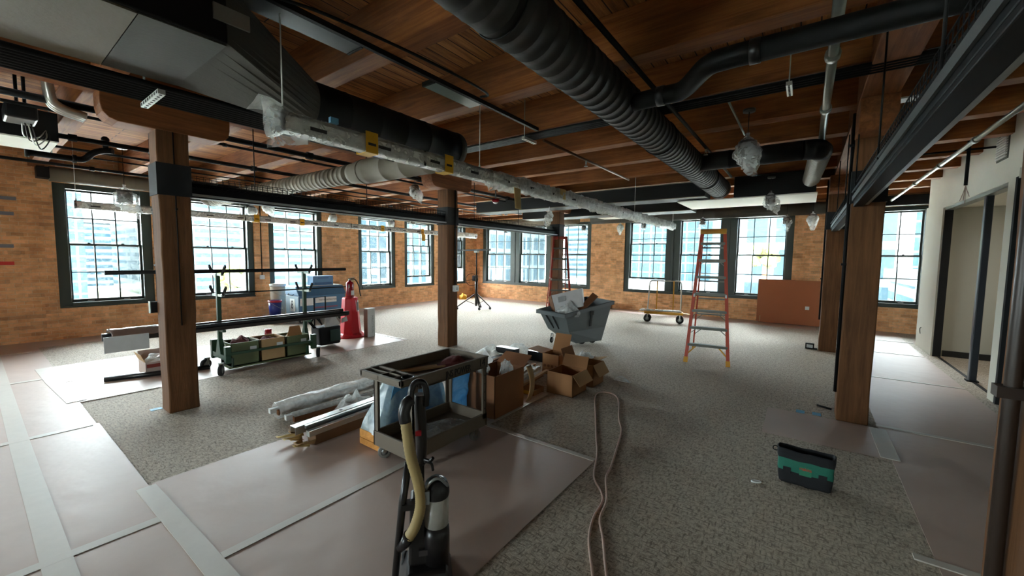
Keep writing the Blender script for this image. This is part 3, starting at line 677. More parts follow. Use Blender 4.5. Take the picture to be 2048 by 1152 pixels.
wp(t, 'casing', MB().box(-7.2, -2.3, 10.35, 11.0, 2.93, 3.22), M_duct, bevel=.008)
wp(t, 'lower_flange', MB().box(-7.2, -2.3, 10.335, 10.35, 2.925, 2.94), M_ductg)
t = thing('wall_duct', 'dark round duct along the far wall above the wide triple window', 'duct', (-3, 13.2, 2.96))
wp(t, 'round_section', ribbed((-6.2, 13.22, 3.13), (.1, 13.22, 3.13), .165, .8), M_ductd)
wp(t, 'end_taper', MB().tube([(.1, 13.22, 3.13), (.35, 13.22, 3.13), (.42, 13.22, 3.13)], [.165, .15, .08], 24), M_ductd)
t = thing('wall_duct', 'grey round duct along the far wall above the corner windows', 'duct', (-9, 12.9, 2.95))
wp(t, 'round_section', ribbed((-11.3, 12.95, 3.12), (-6.6, 12.95, 3.12), .15, .6), M_ductg)
t = thing('ceiling_cloud', 'pale flat ceiling panel near the red ladder and corner windows', 'ceiling panel', (-5.0, 11.9, 3.02))
wp(t, 'panel', MB().box(-5.4, -4.0, 11.25, 12.5, 3.03, 3.06), M_white); wp(t, 'edge_trim', MB().box(-5.42, -3.98, 11.23, 11.25, 3.02, 3.09), M_galv)
t = thing('soffit_box', 'black boxed duct with a pale underside at the left edge of the photo', 'duct', (-7.5, -1, 3.0))
wp(t, 'casing', MB().box(-7.85, -7.1, -4, .72, 3.01, 3.33), M_duct); us = wp(t, 'underside', MB().box(-7.84, -7.11, -4, .71, 2.995, 3.01), M_white); us['label'] = 'pale underside'
t = thing('end_beam', 'dark metal beam above the far right window', 'beam', (1.7, 13.35, 3.1))
wp(t, 'web', MB().box(.75, 2.6, 13.3, 13.5, 3.12, 3.34), M_band); wp(t, 'flange', MB().box(.75, 2.6, 13.26, 13.5, 3.10, 3.12), M_ductd)

# conduits
def conduits(name, label, cat, rows, r, ends, mat=M_black, hang=(), group=None, along='Y'):
    t = thing(name, label, cat, ((rows[0][0], (ends[0]+ends[1])/2, rows[0][1]) if along == 'Y' else ((ends[0]+ends[1])/2, rows[0][0], rows[0][1])), 0, group)
    for a, z in rows:
        p0, p1 = ((a, ends[0], z), (a, ends[1], z)) if along == 'Y' else ((ends[0], a, z), (ends[1], a, z))
        wp(t, 'conduit', MB().cyl(p0, p1, r, 10), mat)
    for h in hang:
        a0 = min(q[0] for q in rows) - .06; a1 = max(q[0] for q in rows) + (.015 if along == 'Y' else .06); z = min(q[1] for q in rows) - r - .012
        mb = MB(); sls = []; rod = MB()
        if along == 'Y':
            mb.box(a0, a1, h - .022, h + .022, z - .022, z + .012)
            for k in range(8):
                c = a0 + (a1 - a0) * (k + .5) / 8; sls.append(MB().box(c - .012, c + .012, h - .008, h + .008, z - .0235, z - .021)); sls.append(MB().box(c - .012, c + .012, h - .0235, h - .021, z - .014, z + .004))
            for a in (a0 + .02, a0 + .05): rod.cyl((a, h, z), (a, h, 3.74), .005, 6)
        else:
            mb.box(h - .022, h + .022, a0, a1, z - .022, z + .012)
            for k in range(8):
                c = a0 + (a1 - a0) * (k + .5) / 8; sls.append(MB().box(h - .008, h + .008, c - .012, c + .012, z - .0235, z - .021))
            for a in (a0 + .03, a1 - .03): rod.cyl((h, a, z), (h, a, 3.74), .005, 6)
        s = wp(t, 'strut_hanger', mb, M_strut); [q.shift(t.location).build('slot', M_black, s) for q in sls]; rod.shift(t.location); rod.build('threaded_rod', M_galv, s)
    return t
conduits('conduit_rack', 'rack of black conduits running beside the big black duct at the upper left', 'conduit', [(-3.905 - .058 * k, 2.95) for k in range(8)], .021, (-4, 3.3), hang=(.92, 1.86))
conduits('conduit_rack', 'rack of dark conduits crossing the ceiling left to right under the spiral duct', 'conduit', [(4.36 + .055 * k, 3.30) for k in range(4)], .02, (-4.2, 1.95), hang=(-3.0, -.2, 1.2), along='X')
def pipe(label, pts, r, mat=M_black, name='sprinkler_pipe', cat='pipe', fit=(), heads=(), group=None):
    c = pts[len(pts) // 2]; t = thing(name, label, cat, (c[0], c[1], min(p[2] for p in pts) - r), 0, group)
    wp(t, 'pipe_run', MB().tube(pts, r, 12), mat)
    d = (Vector(pts[1]) - Vector(pts[0])).normalized()
    for f in fit: f = Vector(f); wp(t, 'coupling', MB().cyl(f - d * r * 1.2, f + d * r * 1.2, r * 1.45, 12), mat)
    for h in heads:
        mb = MB().cyl(h, (h[0], h[1], h[2] - .05), .012, 8).lathe([(0.001, -.09), (.03, -.088), (.03, -.083), (.001, -.082)], h, 12).cyl((h[0] - .015, h[1], h[2] - .085), (h[0] - .008, h[1], h[2] - .05), .003, 6).cyl((h[0] + .015, h[1], h[2] - .085), (h[0] + .008, h[1], h[2] - .05), .003, 6)
        wp(t, 'sprinkler_head', mb, M_galv)
    return t
pipe('thick black sprinkler main right of the near left column', [(-6.02, -3, 3.2), (-6.02, 12, 3.2)], .036, fit=[(-6.02, y, 3.2) for y in (1.2, 3.1, 5.2, 8)])
pipe('thin black pipe just left of the thick sprinkler main', [(-6.4, -3, 3.2), (-6.4, 11, 3.2)], .018, fit=[(-6.4, 2.15, 3.2), (-6.4, 3.2, 3.2)])
pipe('black pipe with a ball valve passing behind the near left column', [(-7.7, .76, 3.2), (-7.7, 11, 3.2)], .032, fit=[(-7.7, 1.9, 3.2), (-7.7, 3.0, 3.2), (-7.7, .9, 3.2)])
pipe('slim black pipe nearer the left windows', [(-8.5, -3, 3.2), (-8.5, 11, 3.2)], .018, fit=[(-8.5, 2.0, 3.2), (-8.5, .4, 3.2)])
pipe('thinnest black rod pipe above the second left window', [(-9.05, 1.2, 3.2), (-9.05, 11, 3.2)], .012, fit=[(-9.05, 2.1, 3.2)])
pipe('black pipe closest to the left brick wall', [(-10.2, -3, 3.2), (-10.2, 6.5, 3.2)], .026, fit=[(-10.2, 1.4, 3.2)])
pipe('thin black sprinkler branch right of the spiral duct', [(-1.19, 1.0, 3.27), (-1.19, 8.4, 3.27)], .02, heads=[(-1.19, 6.1, 3.26)])
pipe('thin copper brown sprinkler branch between the wrapped light and the spiral duct', [(-2.82, 4.5, 3.25), (-2.82, 7.6, 3.25)], .017, heads=[(-2.82, 5.75, 3.24)], mat=plain('dark_bronze', '#5a3f2a', .4, metal=.5))
pipe('galvanised pipe running towards the far wall at the upper right', [(.08, 2.7, 3.26), (.08, 8.1, 3.26)], .034, M_galv, 'conduit', 'conduit', fit=[(.08, 3.9, 3.26), (.08, 5.2, 3.26), (.08, 6.6, 3.26)])
pipe('light grey conduit above the white partition at the right', [(1.58, 4, 3.22), (1.58, 13.2, 3.22)], .028, M_galv, 'conduit', 'conduit', fit=[(1.58, 7.3, 3.22), (1.58, 8.9, 3.22), (1.58, 10.6, 3.22)])
pipe('thin black pipe crossing above the hanging wires at the right', [(.75, 8.3, 3.3), (1.99, 8.3, 3.3)], .014)
pipe('short pale sprinkler drop left of the first wrapped pendant', [(-.72, 4.55, 3.338), (-.72, 6.0, 3.338)], .011, M_galv)
pipe('short pale pipe stub under the far wood ceiling', [(-1.0, 10.6, 3.25), (-.75, 11.9, 3.22)], .02, M_galv)
# left valve assembly
t = thing('sprinkler_valve', 'black pipe assembly with elbows and a valve in front of the first left window', 'valve', (-7.2, .8, 2.9))
wp(t, 'lower_pipe', MB().tube(bez([(-8.1, .55, 3.0), (-8.1, .95, 3.0), (-8.1, 1.05, 3.02), (-8.05, 1.12, 3.1), (-7.98, 1.2, 3.14), (-7.9, 1.3, 3.15)], 6), .04, 12), M_black)
wp(t, 'hanger_rod', MB().cyl((-8.1, .75, 3.0), (-8.1, .75, 3.75), .006, 6), M_galv)
wp(t, 'flange', MB().cyl((-8.1, .52, 3.0), (-8.1, .56, 3.0), .06, 12), M_black); wp(t, 'flange', MB().cyl((-8.1, .93, 3.0), (-8.1, .97, 3.0), .055, 12), M_black)
wp(t, 'valve_head', MB().cyl((-7.95, 1.24, 3.15), (-7.95, 1.24, 3.30), .03, 10).ball((-7.95, 1.24, 3.30), .045), M_black)
t = thing('junction_unit', 'black hanging unit with loose cables at the upper left edge', 'unit', (-6.6, .35, 3.0))
wp(t, 'housing', MB().box(-6.75, -6.4, .3, .52, 3.06, 3.2), M_blacks, bevel=.02)
wp(t, 'hanger_rod', MB().cyl((-6.68, .4, 3.2), (-6.68, .4, 3.7), .014, 8).cyl((-6.48, .44, 3.2), (-6.48, .44, 3.7), .014, 8), M_black)
for k in range(4): wp(t, 'cable', MB().tube(bez([(-6.6, .42 + .02*k, 3.06), (-6.9 - .05*k, .45 + .04*k, 2.98 - .03*k), (-6.98, .55 + .03*k, 3.0), (-7.02, .62, 3.1)], 6), .006, 6), M_black if k % 2 else M_galv)
t = thing('chrome_elbow', 'shiny metal conduit elbows beside the left column capital', 'conduit', (-6.2, .6, 3.1))
for k in range(3): wp(t, 'elbow_pipe', MB().tube(bez([(-5.86 - .07*k, .55, 3.75), (-5.88 - .07*k, .56, 3.25), (-5.92 - .07*k, .62, 3.14), (-5.95 - .07*k, .8, 3.1)], 6), .035, 12), M_tube)
# ceiling track with flat panels and looped cable
t = thing('ceiling_track', 'thin black ceiling track above the wrapped light', 'track', (-2.78, 1, 3.3))
wp(t, 'rail', MB().box(-2.80, -2.765, -3, 4.3, 3.305, 3.345), M_black)
t = thing('flat_panel', 'dark flat panel under the ceiling track at the top of the photo', 'panel', (-2.93, 1.4, 3.31))
wp(t, 'plate', MB().box(-3.0, -2.81, .9, 1.86, 3.31, 3.34), plain('panel_dark', '#3a3c3e', .35)); wp(t, 'end_trim', MB().box(-3.0, -2.81, 1.86, 1.88, 3.305, 3.345), M_black)
t = thing('flat_panel', 'greenish grey flat panel under the ceiling track near the second hanging cable', 'panel', (-2.9, 2.95, 3.31))
wp(t, 'plate', MB().box(-2.97, -2.81, 2.62, 3.26, 3.31, 3.34), plain('panel_green', '#66706a', .3)); wp(t, 'end_trim', MB().box(-2.97, -2.81, 2.6, 2.62, 3.305, 3.345), M_black)
tag(MB().tube(bez([(-2.75, 1.25, 3.33), (-2.62, 1.5, 3.3), (-2.52, 2.1, 3.28), (-2.5, 2.7, 3.28), (-2.55, 3.05, 3.29), (-2.7, 3.12, 3.32)], 10), .011, 8).build('looped_cable', M_black), 'black cable looping between the two flat ceiling panels', 'cable')

# ---- cable trays between the columns
def tray(x, y0, y1, label, side=1, h=.07, dz=-.05):
    """black channel with a wire basket on top; side = which edge carries the lip painted pale as if lit"""
    t = thing('cable_tray', label, 'cable tray', (x, (y0+y1)/2, 2.4), 0, 'black cable trays between the columns')
    wp(t, 'channel', MB().box(x - h, x + h, y0, y1, 2.40, 2.43).box(x - h, x - h + .02, y0, y1, 2.43, 2.52).box(x + h - .02, x + h, y0, y1, 2.43, 2.52), plain('tray_black', '#0f0f10', .6, spec=.18), bevel=.006)
    wp(t, 'lit_edge_lip', MB().box(x + side * h - .012 + side * .022, x + side * h + .012 + side * .022, y0, y1, 2.415, 2.44), plain('lit_edge_grey', '#8a8d8c', .4, metal=.3))  # pale colour paints the lit strip along the bottom edge
    wp(t, 'lit_side_lip', MB().box(x - side * (h + .008) - .006, x - side * (h + .008) + .006, y0, y1, 2.46, 2.51), plain('lit_side_grey', '#4a4c4d', .5))  # lighter grey paints the window light on the side face
    m = MB()
    for s in (-1, 1):
        for z in (2.535, 2.585, 2.635): m.cyl((x + s * h, y0, z), (x + s * h, y1, z), .003, 6)
    for k in range(3): m.cyl((x - h*.5 + h*.5*k, y0, 2.53), (x - h*.5 + h*.5*k, y1, 2.53), .003, 6)
    k = int((y1 - y0) / .06)
    for i in range(k + 1):
        y = y0 + (y1 - y0) * i / k
        for s in (-1, 1): m.beam((x + s*h, y, 2.53), (x + s*h, y, 2.64), .004, .004)
        m.beam((x - h, y, 2.53), (x + h, y, 2.53), .004, .004)
    wp(t, 'wire_basket', m, M_black)
    for k, r in ((-.05, .014), (.0, .018), (.05, .012)): wp(t, 'cable_bundle', MB().cyl((x + k * h / .08, y0, 2.552), (x + k, y1, 2.552), r, 8), M_black)
    yy = y0 + .7
    while yy < y1:
        wp(t, 'drop_rod', MB().cyl((x - h - .006, yy, 2.53), (x - h - .006, yy, 3.34 - dz), .006, 6), M_black); yy += 1.6
    t.location.z += dz
    return t
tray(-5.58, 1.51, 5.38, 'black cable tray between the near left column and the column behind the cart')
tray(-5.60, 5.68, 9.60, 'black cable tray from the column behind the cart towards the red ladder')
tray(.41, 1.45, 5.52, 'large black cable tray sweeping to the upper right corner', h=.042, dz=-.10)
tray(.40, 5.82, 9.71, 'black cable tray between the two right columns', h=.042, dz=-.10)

# ---- plastic wrapped linear lights
def crinkle(x, y0, y1, z, rx, rz, amp, seed, dy=.03):
    ny = max(4, int((y1 - y0) / dy))
    def fn(u, v):
        a = 2 * PI * u; y = y0 + (y1 - y0) * v
        k = 1 + amp * (mnoise.noise(Vector((math.cos(a) * 1.6 + seed, math.sin(a) * 1.6, y * 7))) + .5 * mnoise.noise(Vector((math.cos(a) * 4, math.sin(a) * 4 + seed, y * 22))))
        ca, sa = math.cos(a), math.sin(a); sq = 1 / max(abs(ca), abs(sa)) ** .6
        return (x + rx * ca * sq * k, y, z + rz * sa * sq * k - max(0, amp * .06 * mnoise.noise(Vector((y * 2.5, seed, 0))) * (1 if sa < 0 else 0)))
    return fn, 16, ny
def linear_light(x, y0, y1, z, label, labels, wires, crumple_from):
    t = thing('linear_light', label, 'light', (x, (y0+y1)/2, z - .07), 0, 'long pendant lights wrapped in plastic')
    n = max(1, int((y1 - y0) / 1.22))
    wp(t, 'housing', MB().box(x - .04, x + .04, y0 + .03, y1 - .03, z - .05, z + .055), M_fix, bevel=.008)
    wp(t, 'upper_channel', MB().box(x - .047, x + .047, y0 + .02, y1 - .02, z + .04, z + .062), M_galv); wp(t, 'lower_lens', MB().box(x - .046, x + .046, y0 + .02, y1 - .02, z - .062, z - .048), M_fix)
    for k in range(n + 1):
        y = y0 + .02 + (y1 - y0 - .04) * k / n; wp(t, 'joint_band', MB().box(x - .049, x + .049, y - .012, y + .012, z - .064, z + .066), M_black)
    fn, nu, ny = crinkle(x, y0 - .06, crumple_from, z, .055, .075, .10, 1.3); wp(t, 'plastic_wrap', MB().grid(fn, nu, ny), M_film)
    fn, nu, ny = crinkle(x, crumple_from - .02, y1 + .05, z, .068, .088, .42, 5.1, .022); wp(t, 'plastic_wrap', MB().grid(fn, nu, ny), M_filmh)
    for y in labels: wp(t, 'yellow_label', MB().box(x + .064, x + .067, y - .055, y + .055, z - .075, z + .085).box(x - .067, x - .064, y - .055, y + .055, z - .075, z + .085).box(x - .066, x + .066, y - .055, y + .055, z - .079, z - .076), M_yellow)
    for y in labels: wp(t, 'label_print', MB().box(x + .067, x + .069, y - .035, y + .035, z - .02, z + .0), M_ink)
    yy = y0 + .25
    while yy < crumple_from + 2:
        wp(t, 'black_label', MB().box(x + .0655, x + .067, yy - .06, yy + .06, z - .025, z + .0), M_ink); yy += .55
    for y in wires: wp(t, 'suspension_cable', MB().cyl((x, y, z + .06), (x, y, 3.749), .0045, 6).cyl((x, y, z + .06), (x, y, z + .1), .01, 8), M_strut)
    return t
L1 = linear_light(-2.88, 1.27, 11.1, 2.615, 'long pendant light wrapped in plastic at the top centre with yellow labels', (1.95, 2.80), (1.31, 3.32, 8.15, 11.07), 3.5)
def flap(root, pts, nm='plastic_flap', mat=M_film):
    a, b_, c, d = [Vector(p) for p in pts]
    def fn(u, v):
        p = a.lerp(b_, u).lerp(d.lerp(c, u), v); k = mnoise.noise(Vector((p.x * 14, p.y * 14, p.z * 14))) * .02
        return (p.x + k, p.y + k * .5, p.z + k * .6)
    return wp(root, nm, MB().grid(fn, 10, 10), mat)
flap(L1, ((-2.83, 1.15, 2.73), (-2.83, 1.52, 2.60), (-2.84, 1.45, 2.49), (-2.86, 1.20, 2.42)))
flap(L1, ((-2.93, 1.12, 2.66), (-2.84, 1.15, 2.74), (-2.84, 1.30, 2.72), (-2.93, 1.3, 2.70)), mat=M_filmh)
flap(L1, ((-2.82, 3.35, 2.55), (-2.82, 3.75, 2.55), (-2.83, 3.6, 2.50), (-2.83, 3.42, 2.45)))
wp(L1, 'blue_tape_scrap', MB().box(-2.86, -2.83, 1.62, 1.68, 2.69, 2.73), M_btape)
wp(L1, 'paper_tag', MB().poly([(-2.80, 3.84, 2.55), (-2.80, 3.97, 2.55), (-2.80, 3.99, 2.31), (-2.80, 3.87, 2.31)], (.004, 0, 0)), M_manila)
wp(L1, 'yellow_label', MB().box(-2.81, -2.805, 4.95, 5.1, 2.56, 2.70), M_manila)
L2 = linear_light(-10.0, 1.13, 11.3, 2.54, 'long pendant light wrapped in plastic running in front of the left windows', (1.85, 3.9, 4.9, 7.2, 8.7), (1.16, 3.6, 10.6), 10.2)
wp(L2, 'hanging_tag', MB().box(-9.93, -9.925, 8.66, 8.8, 2.25, 2.46), M_yellow)

# ---- bagged pendant lamps
def pendant(x, y, z, label, top=3.36, s=1., bag=1, seed=0, shade=True):
    t = thing('pendant_lamp', label, 'pendant lamp', (x, y, z - .12 * s), 0, 'pendant lamps bagged in plastic')
    wp(t, 'canopy', MB().lathe([(.001, 0), (.06, 0), (.06, .03), (.001, .03)], (x, y, top - .03), 16), M_shade)
    wp(t, 'cord', MB().cyl((x, y, z + .08 * s), (x, y, top - .02), .004, 6), M_black)
    h = .085 * s
    if shade:
        wp(t, 'lamp_shade', MB().lathe([(.001, h + .02), (.03 * s, h + .02), (.085 * s, h), (.09 * s, -h), (.082 * s, -h), (.078 * s, h - .01), (.001, h - .01)], (x, y, z), 18), M_shade)
        wp(t, 'lens', MB().lathe([(.001, -h + .012), (.08 * s, -h + .01)], (x, y, z), 18), M_sticker)
    rr = random.Random(seed)
    if bag:
        ang = rr.random() * 6.28
        def fn(u, v):
            a = 2 * PI * u; pr = (.02, .06, .115, .125, .12, .10, .05)[min(6, int(v * 6.99))] * s
            zz = z + (.17 - .36 * v) * s
            tail = max(0, math.cos(a - ang)) ** 3 * .09 * s * max(0, v - .35) * 1.8
            k = 1 + .28 * mnoise.noise(Vector((math.cos(a) * 1.5 + seed, math.sin(a) * 1.5, v * 4)))
            return (x + (pr * k + tail) * math.cos(a), y + (pr * k + tail) * math.sin(a), zz - tail * 1.1)
        wp(t, 'plastic_bag', MB().grid(fn, 18, 12), M_film if bag == 1 else M_filmh)
    return t
PN = [(-.58, 5.1, 2.93, 'big bagged pendant lamp hanging in front of the black duct at the upper right', 3.36, 1.05, 1),
 (-6.45, 5.45, 3.08, 'bagged pendant lamp beside the capital of the column behind the cart', 3.36, .95, 1),
 (-.56, 8.9 - .5, 2.80, 'bagged pendant lamp below the pale underside of the black box', 3.2, .9, 1),
 (.08, 12.2, 2.78, 'bagged pendant lamp above the leaning brown board', 3.36, .95, 2),
 (-.45, 12.4, 2.76, 'bagged pendant lamp at the upper right pane of the far wide window', 3.36, .9, 1),
 (-2.3, 11.8, 2.76, 'bagged pendant lamp above the top of the orange ladder', 3.36, .8, 1),
 (-3.95, 12.0, 2.74, 'bagged pendant lamp in front of the open far sash', 3.36, .8, 1),
 (-4.75, 12.2, 2.74, 'bagged pendant lamp against the brick pier left of the far wide window', 3.36, .8, 2),
 (-10.6, 4.4, 2.92, 'bagged pendant lamp between the second and third left windows, right one of the pair', 3.36, .95, 2),
 (-11.1, 4.25, 2.83, 'bagged pendant lamp between the second and third left windows, lower left one of the pair', 3.36, .95, 2),
 (-11.0, 6.3, 2.84, 'bagged pendant lamp on the brick pier right of the third left window', 3.36, .9, 2),
 (-10.8, 8.15, 2.80, 'bagged pendant lamp in front of the fourth left window', 3.36, .85, 2),
 (-10.0, 8.35, 2.84, 'bagged pendant lamp in front of the fifth left window', 3.36, .9, 1),
 (-8.6, 1.52, 2.60, 'bagged pendant lamp in front of the leftmost window', 3.36, 1.1, 1),
 (-9.1, 12.0, 2.75, 'small pendant lamp in front of the first far corner window', 3.36, .8, 0),
 (-6.0, 12.2, 2.75, 'bagged pendant lamp in front of the far window beside the red ladder', 3.36, .85, 1)]
for i, (x, y, z, lab, top, s, bag) in enumerate(PN): pendant(x, y, z, lab, top, s, bag, i)
t = thing('plastic_bag', 'empty clear plastic bag hanging above the red ladder', 'bag', (-4.75, 7.85, 2.5))
def fn(u, v):
    a = 2 * PI * u; r = (.03, .10, .13, .12, .06)[min(4, int(v * 4.99))]
    return (-4.75 + r * math.cos(a), 7.85 + r * math.sin(a) * .6, 2.85 - .38 * v + .05 * math.cos(a))
wp(t, 'bag', MB().grid(fn, 14, 10), M_film)
wp(t, 'cord', MB().cyl((-4.75, 7.85, 2.82), (-4.75, 7.85, 3.36), .004, 6), M_black)
t = thing('alarm_strobe', 'red and white ceiling alarm strobe left of the manila tag', 'alarm', (-5.36, 6.7, 2.88))
wp(t, 'base', MB().lathe([(.001, .06), (.075, .06), (.08, .02), (.06, 0), (.001, 0)], (-5.36, 6.7, 2.9), 20), M_redd); wp(t, 'lens', MB().ball((-5.36, 6.7, 2.895), .04, sq=(1.3, 1.3, .6)), M_sticker)
wp(t, 'stem', MB().cyl((-5.36, 6.7, 2.96), (-5.36, 6.7, 3.36), .012, 8), M_black)
# right wall items
t = thing('vent_grille', 'white slatted vent grille high on the white partition', 'vent', (XR, 8.07, 3.08))
wp(t, 'frame', MB().box(XR - .012, XR, 7.88, 8.25, 3.07, 3.40), plain('vent_back', '#5a5a54', .6))
sm = MB()
for k in range(9): z = 3.095 + k * .033; sm.box(XR - .03, XR - .012, 7.90, 8.23, z, z + .018)
wp(t, 'slats', sm, plain('slat_white', '#f4f4f0', .4))
t = thing('hanging_conduit', 'black conduit drop with loose pale wires in front of the white partition', 'conduit', (1.75, 8.35, 2.6))
wp(t, 'conduit', MB().cyl((1.75, 8.35, 2.82), (1.75, 8.35, 3.75), .02, 10), M_black)
for k, (dx, dy, dz) in enumerate(((-.03, -.10, -.22), (.02, .06, -.25), (.04, -.02, -.16), (-.02, .12, -.2), (0, -.16, -.13))):
    wp(t, 'wire', MB().tube(bez([(1.75, 8.35, 2.83), (1.75 + dx*.4, 8.35 + dy*.3, 2.83 + dz*.5), (1.75 + dx, 8.35 + dy, 2.82 + dz)], 8), .004, 6), M_cord)
t = thing('door_post', 'dark blue black post standing in the white partition opening', 'post', (2.06, 8.66, 0))
wp(t, 'post', MB().box(2.02, 2.10, 8.62, 8.71, 0, 2.70), plain('post_navy', '#1c242e', .35), bevel=.01); wp(t, 'foot', MB().box(2.0, 2.12, 8.6, 8.73, 0, .02), M_black)
tag(MB().tube(bez([(1.975, 11.47, .42), (1.96, 11.5, .40), (1.965, 11.52, .33), (1.975, 11.53, .28)], 4), .006, 6).build('wall_wire', M_black), 'small dark wire stub low on the white partition end', 'wire')
for x0, x1, y0, y1, z, lab in ((.66, .86, 4.42, 4.56, 3.334, 'upper bright reflector plate under the right ceiling'), (.66, .82, 5.53, 5.68, 3.334, 'lower bright reflector plate left of the large tray')):
    t = thing('reflector_plate', lab, 'plate', ((x0+x1)/2, (y0+y1)/2, z)); wp(t, 'plate', MB().box(x0, x1, y0, y1, z, z + .015), M_sticker); wp(t, 'clip', MB().box((x0+x1)/2 - .01, (x0+x1)/2 + .01, y0 - .01, y0, z, z + .016), M_black)

# ---- items fixed to the columns
def cpipe(x, y, z0, z1, r, label, mat=M_black, clips=()):
    t = thing('column_conduit', label, 'conduit', (x, y, z0)); wp(t, 'conduit', MB().cyl((x, y, z0), (x, y, z1), r, 10), mat)
    for z in clips: wp(t, 'clip', MB().box(x - r - .012, x + r + .012, y - r - .004, y + r + .004, z - .012, z + .012), mat)
    return t
cpipe(-5.74, 1.24, 1.2, 3.28, .014, 'black conduit on the left face of the near left column', clips=(1.6, 2.2, 2.8))
cpipe(-5.443, 1.36, .95, 3.0, .006, 'black conduit on the front of the near left column', clips=(2.2,))
cpipe(-5.448, 5.58, 1.2, 3.0, .013, 'black conduit above the white outlet on the column behind the cart', clips=(1.7, 2.3))
cpipe(.335, 5.60, .30, 3.28, .016, 'dark conduit on the left side of the tall right column', clips=(1.7, 2.95))
cpipe(.270, 9.83, .6, 3.28, .014, 'dark conduit on the left side of the column beside the brown board', clips=(1.4,))
cpipe(.368, 1.30, .0, 3.28, .0135, 'dark pipe strapped to the near face of the column at the right edge', plain('brown_pipe', '#2e231c', .4), clips=(1.45,))
t = thing('junction_box', 'small grey junction box on the left side of the near left column', 'box', (-5.78, 1.22, 1.08)); wp(t, 'box', MB().box(-5.79, -5.72, 1.17, 1.27, 1.08, 1.2), M_band); wp(t, 'cover', MB().box(-5.80, -5.73, 1.165, 1.17, 1.075, 1.205), M_galv)
t = thing('outlet_box', 'white outlet box on the column behind the utility cart', 'outlet', (-5.44, 5.58, 1.06)); wp(t, 'box', MB().box(-5.46, -5.40, 5.52, 5.64, 1.07, 1.19), M_sticker, bevel=.006); wp(t, 'socket', MB().box(-5.402, -5.397, 5.56, 5.60, 1.10, 1.16), M_hub)
t = thing('outlet_box', 'white outlet box on the brick pier between the second and third left windows', 'outlet', (-11.88, 4.74, 1.08)); wp(t, 'box', MB().box(-11.9, -11.86, 4.69, 4.80, 1.08, 1.19), M_sticker); wp(t, 'conduit', MB().cyl((-11.88, 4.745, 1.19), (-11.88, 4.745, 3.1), .012, 8), M_black)
# ------------------------------------------------------------------ things on the floor
def caster(root, x, y, z, r, w=.035, ang=0., fork=M_hub, wheel=M_rubber, hubm=M_hub):
    """swivel caster: wheel is the part, hub and fork its sub-parts; z = underside it bolts to"""
    dx, dy = math.cos(ang), math.sin(ang); ax = Vector((-dy, dx, 0))
    c = Vector((x + dx * r * .35, y + dy * r * .35, r))
    m = MB(); prof = [(r * .55, -w/2), (r * .93, -w/2), (r, -w/4), (r, w/4), (r * .93, w/2), (r * .55, w/2)]
    rot = Matrix.Translation(c) @ ax.to_track_quat('Z', 'Y').to_matrix().to_4x4()
    m.lathe(prof, (0, 0, 0), 20, rot); wh = wp(root, 'caster_wheel', m, wheel)
    h = MB().lathe([(.001, -w/2), (r * .56, -w/2 + .003), (r * .56, w/2 - .003), (.001, w/2)], (0, 0, 0), 16, rot); h.shift(root.location); h.build('hub', hubm, wh)
    f = MB()
    for s in (-1, 1):
        o = ax * s * (w/2 + .006); f.beam(c + o, Vector((x, y, z - .01)) + o, .006, r * .5, up=(dx, dy, 0))
    f.cyl((x, y, z - .016), (x, y, z), r * .45, 12); f.shift(root.location); f.build('fork', fork, wh)

# ---- utility cart
t = thing('utility_cart', 'brown plastic two-shelf utility cart standing on the foreground paper', 'cart', (-2.63, 2.36, 0))
X0, X1, Y0, Y1 = -2.89, -2.37, 1.86, 2.87
b = MB().box(X0, X1, 2.03, Y1, .695, .715)
for a in ((X0, X0+.02, 2.03, Y1), (X1-.02, X1, 2.03, Y1), (X0, X1, Y1-.02, Y1), (X0, X1, 2.03, 2.05)): b.box(a[0], a[1], a[2], a[3], .70, .80)
for a in ((X0-.006, X0+.02, 1.96, Y1), (X1-.02, X1+.006, 1.96, Y1), (X0-.006, X1+.006, Y1-.02, Y1+.006)): b.box(a[0], a[1], a[2], a[3], .79, .803)
wp(t, 'top_tray', b, M_cart, bevel=.004)
b = MB().box(X0, X1, Y0, 2.05, .745, .757)
for a in ((X0, X0+.03, Y0, 2.05), (X1-.03, X1, Y0, 2.05), (X0, X1, Y0, Y0+.03), (X0, X1, 2.02, 2.05), (-2.66, -2.64, Y0, 2.05), (X0, -2.64, 1.945, 1.96), (-2.64, -2.5, 1.955, 1.97), (-2.5, -2.485, Y0, 2.05)): b.box(a[0], a[1], a[2], a[3], .755, .80)
wp(t, 'handle_tray', b, M_cart, bevel=.006)
wp(t, 'cup_holder', MB().lathe([(.05, .048), (.042, .046), (.038, .0), (.001, .0)], (-2.425, 1.965, .755), 18), M_blacks)
b = MB().box(X0+.02, X1-.02, 1.98, Y1, .135, .155)
for a in ((X0+.01, X0+.03, 1.97, Y1), (X1-.03, X1-.01, 1.97, Y1), (X0+.01, X1-.01, Y1-.02, Y1), (X0+.01, X1-.01, 1.97, 1.99)): b.box(a[0], a[1], a[2], a[3], .13, .255)
wp(t, 'bottom_tray', b, M_cart, bevel=.004)
for x, y in ((X0+.01, 1.98), (X1-.06, 1.98), (X0+.01, Y1-.06), (X1-.06, Y1-.06)):
    b = MB(); sx = x if x < -2.6 else x + .038; sy = y if y < 2.4 else y + .038
    b.box(x, x + .05, sy, sy + .012, .2, .72).box(sx, sx + .012, y, y + .05, .2, .72)
    pl = wp(t, 'leg', b, M_cart)
    hs = MB()
    for k in range(5): hs.cyl((sx - .001 if x < -2.6 else sx + .013, y + .025, .3 + .08*k), ((sx - .003) if x < -2.6 else sx + .014, y + .025, .3 + .08*k), .008, 8)
    hs.shift(t.location); hs.build('bolt_holes', M_blacks, pl)
